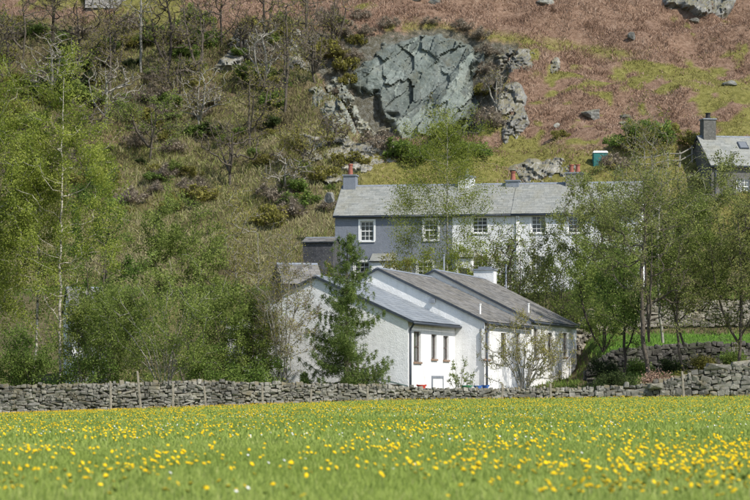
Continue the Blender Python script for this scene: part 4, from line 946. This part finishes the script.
# right-hand trees
std_tree(594, 138, 172, 44, 'rounded green tree at the right end of the terrace', M['bark'], M['leaf_grey'], 12500, .10, 231, bottom=.14, n=280, clump=22, fork=3, cl_r=.24)
std_tree(603, 126, 235, 44, 'dense green tree just right of the white house', M['bark_dark'], M['leaf_hazel'], 11000, .1, 232, bottom=.14, n=260, clump=20, fork=3, cl_r=.24)
std_tree(649, 113, 156, 68, 'thick dark forked tree in the middle of the right-hand group', M['bark'], M['leaf_grey'], 12000, .085, 233, bottom=.24, n=420, clump=26, fork=2, rtip=.0115, power=.47, cl_r=.22, lsig=.22)
std_tree(663, 127, 134, 46, 'pale bare-topped tree standing tallest in the right-hand group', M['bark_pale'], M['leaf_grey'], 3200, .09, 234, bottom=.35, n=300, clump=18, fork=0, trunk_h=.85, rtip=.0085, twig_extra=1500)
std_tree(684, 114.5, 182, 42, 'slim twin-stemmed tree right of the forked one', M['bark'], M['leaf_hazel'], 10500, .085, 235, bottom=.25, n=260, clump=18, fork=1, cl_r=.24)
std_tree(624, 116, 226, 32, 'small slim tree left of the forked one', M['bark_dark'], M['leaf_green'], 9000, .085, 236, bottom=.24, n=220, clump=16, fork=1, cl_r=.24)
std_tree(738, 113.5, 164, 54, 'stout leafy tree near the right picture edge', M['bark'], M['leaf_grey'], 9500, .085, 237, bottom=.2, n=360, clump=22, fork=2, rtip=.0105, cl_r=.24)
std_tree(714, 138, 164, 46, 'grey-green tree below the slate cottage', M['bark'], M['leaf_grey'], 11000, .105, 238, bottom=.2, n=240, clump=18, fork=2, cl_r=.26)
std_tree(668, 150, 186, 36, 'dark evergreen tree half hidden behind the pale tree', M['bark_dark'], M['leaf_dark'], 8000, .12, 240, bottom=.1, n=180, clump=14, fork=2)
std_tree(628, 152, 176, 34, 'green tree above the terrace\'s hidden end', M['bark'], M['leaf_hazel'], 8000, .11, 241, bottom=.14, n=200, clump=16, fork=2)
multi_stem(648, 171, 98, 34, 'tall bare grey-green shrub on the slope left of the slate cottage', M['bark_pale'], M['leaf_olive'], 2600, .12, 242, 9, 'bare_shrub', n=260, twig_extra=3000, upleaf=.5)
multi_stem(725, 152, 236, 44, 'broad bush under the slate cottage', M['bark'], M['leaf_grey'], 8000, .11, 243, 9, 'bush', cat='bush', n=160)
multi_stem(80, 112, 280, 30, 'leafy shrub hiding the white outbuilding at left', M['bark'], M['leaf_hazel'], 8000, .085, 261, 8, 'shrub', n=170, clump=16)
multi_stem(522, 144, 244, 34, 'broad pale bush along the foot of the white terrace', M['bark'], M['leaf_grey'], 5000, .095, 262, 9, 'bush', cat='bush', n=170, clump=16)
multi_stem(562, 138, 246, 30, 'fresh green bush at the right end of the terrace garden', M['bark'], M['leaf_hazel'], 4500, .095, 263, 9, 'bush', cat='bush', n=170, clump=16)
multi_stem(446, 143, 250, 26, 'yellow-green bush at the foot of the airy birch', M['bark'], M['leaf_birch'], 5000, .095, 264, 8, 'bush', cat='bush', n=140)
multi_stem(596, 131, 270, 34, 'green shrub between the house corner and the buff wall', M['bark'], M['leaf_hazel'], 8000, .09, 265, 9, 'shrub', n=170)
std_tree(790, 114, 160, 50, 'unseen leafy tree added outside the right edge to shade the retaining wall', M['bark'], M['leaf_hazel'], 8000, .12, 268, bottom=.12, n=240, clump=20, fork=3, cl_r=.28)  # out of view; added so its crown throws shade on the retaining wall
std_tree(765, 113.5, 175, 44, 'leafy tree half cut by the right edge by the slab-topped wall', M['bark'], M['leaf_grey'], 6500, .095, 270, bottom=.18, n=240, clump=20, fork=2, cl_r=.26)
for k, (px, top, hw, key, lab) in enumerate([(603, 356, 15, 'leaf_dark', 'dark bush at the left end of the dark retaining wall'), (638, 362, 13, 'leaf_green', 'green bush against the retaining wall left of the forked trunk'), (672, 360, 13, 'leaf_dark', 'dark bush against the retaining wall right of the forked trunk'), (705, 356, 14, 'leaf_olive', 'olive bush against the retaining wall'), (735, 352, 14, 'leaf_green', 'green bush at the foot of the stout right tree')]):
    multi_stem(px, 119.3, top, hw, lab, M['bark_dark'], M[key], 2600, .08, 280+k, 6, 'bush', cat='bush', n=80, clump=10)
# at the wall
multi_stem(524, 102.4, 312, 44, 'thin upright willow with few leaves before the white house', M['bark_pale'], M['leaf_olive'], 5200, .06, 251, 18, 'willow_shrub', n=320, spread=.85, twig_extra=1500, lsig=.09, rtip=.009, upleaf=1.2)
multi_stem(459, 102, 358, 16, 'young shoots with fresh leaves at the house wall', M['bark_pale'], M['leaf_hazel'], 700, .07, 252, 9, 'sapling', n=40, spread=1.0, lsig=.06, rtip=.008)
multi_stem(611, 102.6, 374, 24, 'low dark bush behind the wall at the right of the house', M['bark_dark'], M['leaf_dark'], 6000, .07, 253, 9, 'bush', cat='bush', n=140, clump=14)
multi_stem(660, 104, 374, 18, 'dry reddish scrub under the forked tree', M['bark'], M['bracken'], 2200, .08, 254, 8, 'bush', cat='bush', n=90)
multi_stem(690, 104, 372, 20, 'low olive bush beside the slab-topped wall', M['bark'], M['leaf_olive'], 2600, .08, 255, 8, 'bush', cat='bush', n=90)

# hill trees (bare)
def hill_tree(px, py, top, hw, label, seed, bark, nleaf=500, lm=None, fork=2, lean=0., twigs=1500, n=150, rtip=.02, bottom=.3):
    Y = float(hit(px, py)[0]); return std_tree(px, Y, top, hw, label, bark, lm or M['leaf_olive'], nleaf, .13, seed, 'bare_tree', bottom=bottom, n=n, clump=12, fork=fork, rtip=rtip, twig_extra=twigs, lean=lean, trunk_h=.8, power=.45)
hill_tree(141, 72, -22, 22, 'pale straight-trunked bare tree high on the left slope', 401, M['bark_pale'], 200, fork=0, twigs=700, n=90, bottom=.5)
hill_tree(78, 84, -12, 40, 'dark crooked bare tree on the upper left slope', 402, M['bark_dark'], 300, lean=-.02, rtip=.018)
hill_tree(22, 62, -10, 36, 'tangled grey bare tree in the upper left corner', 403, M['bark'], 400)
hill_tree(222, 52, -20, 36, 'spreading bare tree at the top edge right of the pale trunk', 404, M['bark_dark'], 200, rtip=.015)
hill_tree(285, 112, -18, 28, 'tall thin bare tree left of the quarry face', 405, M['bark'], 500, fork=1, lean=.01)
hill_tree(240, 62, 8, 24, 'small twisted dark tree beside the spreading one', 406, M['bark_dark'], 200)
hill_tree(170, 66, 6, 26, 'bare grey sapling between the two pale trunks', 407, M['bark'], 500)
hill_tree(110, 96, 18, 30, 'grey twiggy tree below the stone barn', 408, M['bark'], 900)
hill_tree(250, 145, 60, 34, 'brown twiggy tree on the mid slope', 409, M['bark'], 900)
hill_tree(200, 135, 62, 34, 'bare tree in the middle of the left slope', 410, M['bark_pale'], 700)
hill_tree(150, 160, 88, 36, 'budding tree low on the left slope', 411, M['bark'], 2500, M['leaf_hazel'])
hill_tree(305, 175, 120, 26, 'olive twiggy tree at the foot of the mossy crag', 412, M['bark'], 1800)
hill_tree(440, 140, 92, 18, 'small thorn tree at the right foot of the quarry', 413, M['bark'], 700, twigs=700, n=80)
hill_tree(497, 118, 62, 16, 'dry twiggy thorn between quarry and dark outcrop', 414, M['bark_pale'], 150, twigs=1400, n=100)
for k, (px, py, top, hw, bk, lab) in enumerate([(50, 105, 30, 30, 'bark_pale', 'ghostly pale bare tree left of the crooked one'), (105, 130, 58, 32, 'bark_pale', 'pale twiggy tree over the left scrub'), (180, 105, 40, 28, 'bark', 'grey bare tree under the light green bushes'), (262, 95, 22, 24, 'bark_pale', 'light bare tree just left of the tall thin one'), (315, 85, 22, 22, 'bark', 'twiggy bare tree touching the quarry\'s left rim'), (230, 185, 118, 34, 'bark', 'bare tree low on the slope left of the terrace'), (285, 200, 148, 26, 'bark_pale', 'pale bare tree beside the dark shed'), (80, 165, 95, 34, 'bark', 'brown bare tree above the birch crowns'), (330, 150, 112, 18, 'bark', 'small bare tree on the dark ledge'), (5, 90, 20, 26, 'bark_dark', 'dark bare tree at the upper left edge'), (165, 80, -25, 24, 'bark_dark', 'dark slender bare tree reaching the top edge right of the pale trunk'), (198, 92, -22, 26, 'bark', 'grey bare tree with long limbs above the light green bushes'), (262, 60, -28, 26, 'bark_dark', 'dark limbed bare tree at the top edge beside the grey outcrop'), (305, 58, -28, 26, 'bark', 'wide bare tree at the top edge left of the quarry rim'), (52, 48, -28, 30, 'bark_dark', 'dark bare tree filling the top edge near the left corner'), (112, 70, -20, 26, 'bark', 'grey bare tree in front of the stone barn'), (335, 60, -15, 20, 'bark', 'thin bare tree over the quarry\'s left rim')]):
    hill_tree(px, py, top, hw, lab, 430+k, M[bk], 300, fork=2, twigs=1800, n=120, rtip=.024)
# hillside scrub
protos = []
for k, (lm, nl, tw) in enumerate([(M['leaf_olive'], 1500, 500), (M['leaf_green'], 1700, 200), (M['leaf_dark'], 1700, 100), (M['twig'], 500, 2200), (M['leaf_hazel'], 1600, 200)]):
    nm = ['olive scrub bush', 'green scrub bush', 'dark evergreen scrub bush', 'brown twiggy scrub bush', 'fresh light green scrub bush'][k]
    r = np.random.default_rng(500+k); t = crown_targets(r, 60, .62, .95, .55, 9, .3); t = t[t[:, 2] > .1]
    tr = [bez((0, 0, 0), (.5*math.cos(a_), .5*math.sin(a_), .8), (0, 0, .05), 4) for a_ in (0, 1.3, 2.6, 3.9, 5.2)]
    protos.append((make_tree('scrub_bush', (0, 0, 0), nm+' on the left hillside', 'bush', tr, t, M['bark'], lm, nl, .14, 510+k, .008, .4, .5, .12, nm+'es on the slope', 4, 3, tw, upleaf=.4), nm))
used = [False]*5
r = np.random.default_rng(77)
spots = []
for _ in range(170):
    px = r.uniform(-5, 345); py = r.uniform(22, 225)
    if px > 285 and 25 < py < 170 and r.random() < .75: continue
    spots.append((px, py, r.choice(5, p=[.32, .16, .07, .29, .16]), r.choice([r.uniform(.45, .85), r.uniform(.85, 1.4)])))
for a_, b_, k_, s_ in [(195, 28, 4, 1.7), (182, 40, 4, 1.6), (205, 48, 1, 1.5), (60, 78, 2, 2.0), (72, 92, 2, 2.0), (55, 98, 2, 1.8), (90, 70, 2, 1.4), (150, 45, 4, 1.3),
                      (395, 160, 1, 1.3), (420, 165, 1, 1.5), (470, 160, 1, 1.4), (350, 168, 0, 1.2), (380, 150, 3, 1.2), (445, 150, 4, 1.5), (490, 130, 3, 1.2), (345, 40, 3, 1.2), (335, 60, 3, 1.2), (330, 25, 3, 1.2), (360, 20, 3, .9), (480, 40, 3, 1.0), (488, 60, 3, 1.1), (492, 95, 3, 1.1),
                      (352, 62, 3, 1.0), (345, 74, 0, 1.0), (338, 58, 0, .9), (356, 46, 0, .8), (342, 100, 3, .9), (350, 88, 0, 1.0), (366, 36, 3, .9), (388, 27, 3, .9), (430, 24, 3, .8), (462, 30, 3, .9), (484, 78, 3, 1.0), (484, 100, 0, 1.0), (655, 150, 1, 1.6), (625, 150, 1, 1.3), (690, 150, 0, 1.2), (615, 170, 3, 1.2), (640, 140, 1, 1.4), (670, 135, 0, 1.3), (560, 140, 0, .6)]: spots.append((a_, b_, k_, s_))
bushes = []
for px, py, k, s_ in spots:
    Y = float(hit(px, py)[0]); 
    if Y < 167: continue
    x = X(px, Y); pr, nm = protos[k]; o = pr if not used[k] else copy_tree(pr)
    used[k] = True; o.location = (x, Y, float(gz(x, Y))-.15); o.rotation_euler = (0, 0, r.uniform(0, 6.28)); o.scale = (s_*r.uniform(.9, 1.3), s_*1.1, s_*r.uniform(.8, 1.2))
    bushes.append((px, py, s_, nm, o))
anch = [(141, 60, 'the pale straight-trunked bare tree'), (78, 75, 'the dark crooked bare tree'), (22, 50, 'the tangled corner tree'), (222, 45, 'the spreading top-edge tree'), (285, 90, 'the tall thin bare tree'), (110, 6, 'the stone barn'), (415, 85, 'the green quarry face'), (350, 110, 'the mossy crag'),
        (355, 150, 'the ledge of dark stones'), (508, 115, 'the dark fissured outcrop'), (525, 60, 'the pale outcrop on the bracken'), (600, 158, 'the teal box'), (715, 125, 'the slate cottage chimney'), (592, 114, 'the flat-topped boulder'), (350, 185, 'the grey cottage chimney'), (200, 120, 'the mid-slope bare tree'), (250, 130, 'the brown twiggy tree'), (150, 145, 'the budding slope tree'), (305, 165, 'the olive twiggy tree'), (240, 50, 'the grey scrub-grown outcrop'), (290, 45, 'the brownish outcrop'), (55, 200, 'the birch crowns at left'), (185, 200, 'the broad spring-green tree'), (110, 190, 'the mid-green tree at left')]
for px, py, s_, nm, o in bushes:
    d = sorted((math.hypot(px-a, py-b), a, b, t_) for a, b, t_ in anch)[0]; dx, dy = px-d[1], py-d[2]
    side_ = ('right of' if dx > 0 else 'left of') if abs(dx) > abs(dy) else ('below' if dy > 0 else 'above'); dist = 'close' if d[0] < 14 else ('just' if d[0] < 30 else 'well')
    sz = 'small' if s_ < .85 else ('large' if s_ > 1.25 else 'middling'); rel = f'{dist} {side_}' if dist != 'close' else f'close by, {side_}'
    o['label'] = f'{sz} {nm} {rel} {d[3]}'; o['group'] = f'{nm}es on the hillside'

# ------------------------------------------------------------------ ground cover (uncountable)
def blades(n, xs_, ys_, h, wd, r, lean=.45):
    z = gz(xs_, ys_)-.01; an = r.uniform(0, 6.283, n); d = np.stack([np.cos(an), np.sin(an)], 1); hh = h*r.uniform(.5, 1.35, n); ln = np.abs(r.normal(0, lean, n))*hh
    a2 = r.uniform(-.9, .9, n); s = np.stack([np.cos(a2), np.sin(a2)], 1)*(wd*r.uniform(.7, 1.3, n))[:, None]/2
    B = np.stack([xs_, ys_], 1); m = B+d*(ln*.3)[:, None]; tp = B+d*ln[:, None]
    V = np.stack([np.column_stack([B-s, z]), np.column_stack([B+s, z]), np.column_stack([m+s*.8, z+hh*.6]), np.column_stack([m-s*.8, z+hh*.6]), np.column_stack([tp, z+hh])], 1).reshape(-1, 3)
    b = np.arange(n)[:, None]*5; return V, b+np.array([[0, 1, 2, 3]]), b+np.array([[3, 2, 4]])
def blade_obj(name, n, x, y, h, wd, mat, label, cat, seed, rn=None, lean=.45):
    r = np.random.default_rng(seed); V, Q, T = blades(len(x), x, y, h, wd, r, lean)
    rn = np.clip(r.normal(.5, .22, len(x)), 0, 1) if rn is None else rn
    me = mesh_np(name, V, [Q, T], mat, rnd=np.concatenate([rn, rn])); return tag(link(name, me), label, cat, kind='stuff')
def in_view(n, y0, y1, r, power=1.0, m=1.06):
    y = np.sqrt(r.uniform(y0**2, y1**2, n)) if power == 1 else r.uniform(y0, y1, n); x = r.uniform(-1, 1, n)*(y*375/F*m+1.2); return x, y
r = np.random.default_rng(88)
parts = []
for (n, y0, y1, h, wd) in ((98000, 11.0, 24, .06, .0085), (50000, 24, 45, .06, .018), (34000, 45, 101, .06, .04)):
    x, y = in_view(n, y0, y1, r); cl = fbm(x, y, 1.1, 3, 21); hv = h*(.55+.9*cl); V, Q, T = blades(n, x, y, hv, wd, r)
    parts.append((V, Q, T, np.clip(r.normal(.36, .2, n)+.5*(fbm(x, y, 3.5, 3, 31)-.42), 0, 1)))
o_ = 0; VV = []; QQ = []; TT = []; RQ = []
for V, Q, T, rn in parts: VV.append(V); QQ.append(Q+o_); TT.append(T+o_); RQ.append(rn); o_ += len(V)
me = mesh_np('meadow_grass', np.vstack(VV), [np.vstack(QQ), np.vstack(TT)], M['grass'], rnd=np.concatenate(RQ*2))
tag(link('meadow_grass', me), 'short green grass of the dandelion meadow', 'grass', kind='stuff')
# dandelions
def dandelion_arrays(r, n, sides=9):
    """flower heads: an outer ragged ring, a raised inner ring and a domed centre"""
    V = []; F4 = []; F3 = []
    ang = np.arange(sides)*2*np.pi/sides
    return ang
def flowers(x, y, rad, hgt, r, sides=9, stem=True):
    n = len(x); ang = np.arange(sides)*2*np.pi/sides; z = gz(x, y)+hgt
    tx, ty = r.normal(-.25, .22, n), r.normal(.42, .22, n)
    rings = []
    for rr, dz in ((1.0, 0.0), (.62, .28), (.22, .36)):
        q = rad[:, None]*rr*(1+(r.uniform(-.16, .16, (n, sides)) if rr == 1 else 0)); a = ang[None, :]+r.uniform(0, 6, (n, 1))*(0)+.2
        vx = q*np.cos(a); vy = q*np.sin(a); vz = rad[:, None]*dz+vx*tx[:, None]+vy*ty[:, None]
        rings.append(np.stack([x[:, None]+vx, y[:, None]+vy, z[:, None]+vz], 2))
    bot = np.stack([x, y, z-rad*.55], 1)[:, None]; st = np.stack([np.stack([x-.0022, y, z-rad*.5], 1), np.stack([x+.0022, y, z-rad*.5], 1), np.stack([x+.0022, y, z-hgt], 1), np.stack([x-.0022, y, z-hgt], 1)], 1)
    V = np.concatenate(rings+[bot, st], 1); per = V.shape[1]; b = np.arange(n)[:, None]*per; s = sides
    q4 = [np.array([k, (k+1) % s, s+(k+1) % s, s+k]) for k in range(s)]+[np.array([s+k, s+(k+1) % s, 2*s+(k+1) % s, 2*s+k]) for k in range(s)]
    Q = np.concatenate([b+q[None] for q in q4]+[b+np.array([[3*s+1, 3*s+2, 3*s+3, 3*s+4]])], 0)
    T = np.concatenate([b+np.array([[3*s, (k+1) % s, k]]) for k in range(s)], 0); PN = b+(2*s+np.arange(s))[None]
    mi = np.concatenate([np.zeros(n*2*s), np.ones(n), np.ones(n*s), np.zeros(n)]).astype(int); rr_ = r.random(n)
    rn = np.concatenate([np.tile(rr_, s)*.5, .4+np.tile(rr_, s)*.6, rr_, np.tile(rr_, s), rr_*.5]); return V.reshape(-1, 3), [Q, T, PN], mi, rn
r = np.random.default_rng(99)
N = 67000; x, y = in_view(N, 11.8, 99.5, r); x2, y2 = in_view(7600, 11.8, 22, r); x = np.concatenate([x, x2]); y = np.concatenate([y, y2]); N += 7600; dens = .28*fbm(x, y*.25, 2.2, 3, 41)+.72*fbm(x, y*.5, .7, 2, 43)
band = 0
keep = r.random(N) < np.clip((dens-.34+band)*2.6, .04, 1)**1.3*.52
x, y = x[keep], y[keep]; rad = r.uniform(.0085, .0165, len(x)); hgt = r.uniform(.05, .11, len(x))
order = np.argsort(y); x, y, rad, hgt = x[order], y[order], rad[order], hgt[order]
inv = np.where(np.abs(x)/y < 374/F)[0][:300]; vs = np.zeros(len(x), bool); vs[inv] = True
for sel, sides_, nm, lab in (((~vs) & (y < 34), 7, 'dandelions', 'yellow dandelions scattered over the middle of the meadow'), ((~vs) & (y >= 34), 4, 'dandelions', 'countless far dandelions yellowing the meadow up to the wall')):
    V, Fs, mi, rn = flowers(x[sel], y[sel], rad[sel], hgt[sel], r, sides_)
    tag(link(nm, mesh_np(nm, V, Fs, [M['petal'], M['stem']], rnd=rn, mi=mi)), lab, 'flowers', kind='stuff')
heads = []
for k in range(12):
    V, Fs, mi, rn = flowers(np.zeros(1), np.zeros(1), np.array([.016]), np.array([.09]), r, 11); V[:, 2] -= float(gz(0, 0)); heads.append(mesh_np('dandelion', V, Fs, [M['petal'], M['stem']], rnd=rn, mi=mi))
for k, i in enumerate(inv):
    o = link('dandelion', heads[k % 12]); o.location = (x[i], y[i], float(gz(x[i], y[i]))); o.rotation_euler = (0, 0, r.uniform(0, 6.28)); s_ = rad[i]/.016; o.scale = (s_, s_, hgt[i]/.09)
    tag(o, 'yellow dandelion in the nearest strip of meadow', 'flower', 'dandelions nearest the camera')
x, y = in_view(9000, 12, 60, r); dn = fbm(x, y, 1.8, 3, 55); kp = r.random(len(x)) < np.clip((dn-.54)*1.5, 0, 1); x, y = x[kp], y[kp]
V, Fs, mi, rn = flowers(x, y, np.full(len(x), .010), r.uniform(.03, .08, len(x)), r, 6)
tag(link('daisies', mesh_np('daisies', V, Fs, [M['daisy'], M['stem']], rnd=rn, mi=mi)), 'scattered tiny white daisies in the meadow grass', 'flowers', kind='stuff')
# hill cover
r = np.random.default_rng(111)
n = 230000; y = r.uniform(166, 228, n); x = r.uniform(-1, 1, n)*y*375/F*1.16
g = f_green(x, y)+(fbm(x, y, 1.0, 2, 8)-.5)*.6; s_ = f_scrub(x, y)
steep = np.abs(gz(x, y+.3, False)-gz(x, y-.3, False)) > .72; steep |= np.abs(gz(x+.3, y, False)-gz(x-.3, y, False)) > .72
x, y, g, s_ = x[~steep], y[~steep], g[~steep], s_[~steep]; n = len(x)
isb = (r.random(n) > np.clip(g*1.1-.12, 0, 1)) & (s_ < .55); dn = fbm(x, y, 1.3, 3, 90)
m0 = isb & (dn > .40); hb = .24*(.35+1.3*np.clip(dn[m0]-.3, 0, 1)*2)
blade_obj('bracken', 0, x[m0], y[m0], hb, .06, M['bracken'], 'russet dead bracken covering the hillside', 'bracken', 112, np.clip(r.normal(.5, .22, m0.sum())+.9*(fbm(x[m0], y[m0], 2.2, 3, 61)-.5), 0, 1), 1.7)
m2 = (~isb) & (s_ < .7) & (dn > .42); blade_obj('hill_grass', 0, x[m2], y[m2], .13, .06, M['grass_hill'], 'rough yellow-green hill grass between the bracken', 'grass', 113, np.clip(r.normal(.45, .22, m2.sum())+1.1*(fbm(x[m2], y[m2], 3, 3, 71)-.5), 0, 1), 1.6)
m3 = (s_ > .4) & (x < 6) & (r.random(n) < .8); blade_obj('scrub_litter', 0, x[m3], y[m3], .45*(.3+dn[m3]), .05, M['scrub'], 'tangled brown and olive undergrowth on the left hillside', 'undergrowth', 116, np.clip(r.normal(.5, .25, m3.sum())+1.6*(fbm(x[m3], y[m3], 3, 3, 73)-.5)+.10+.25*sstep(110, 190, pxy(x[m3], y[m3])[1]), 0, 1), 1.2)
n = 34000; y = r.uniform(102, 166, n); x = r.uniform(-1, 1, n)*y*375/F*1.16; L = f_lawn(x, y) > .5
inh = np.zeros(n, bool)
for A, a, b, Ln, W in ((A1, e, bb_, L1, 2*t_ap1), (A2, e, bb_, L2+L3, 2*t_ap2), (AT, ta, tb, 22, 6.2)):
    a, b = nrm(a), nrm(b); dx, dy = x-A[0], y-A[1]; u_, v_ = dx*a[0]+dy*a[1], dx*b[0]+dy*b[1]; inh |= (u_ > -.2) & (u_ < Ln+.2) & (v_ > -.2) & (v_ < W+.2)
m1 = L & ~inh; blade_obj('bank_grass', 0, x[m1], y[m1], .14, .05, M['grass_lawn'], 'bright green grass on the bank behind the right-hand trees', 'grass', 114)
m1 = ~L & ~inh; blade_obj('rough_grass', 0, x[m1], y[m1], .26, .05, M['leaf_green'], 'rough grass on the ground between the wall and the terrace', 'grass', 115)
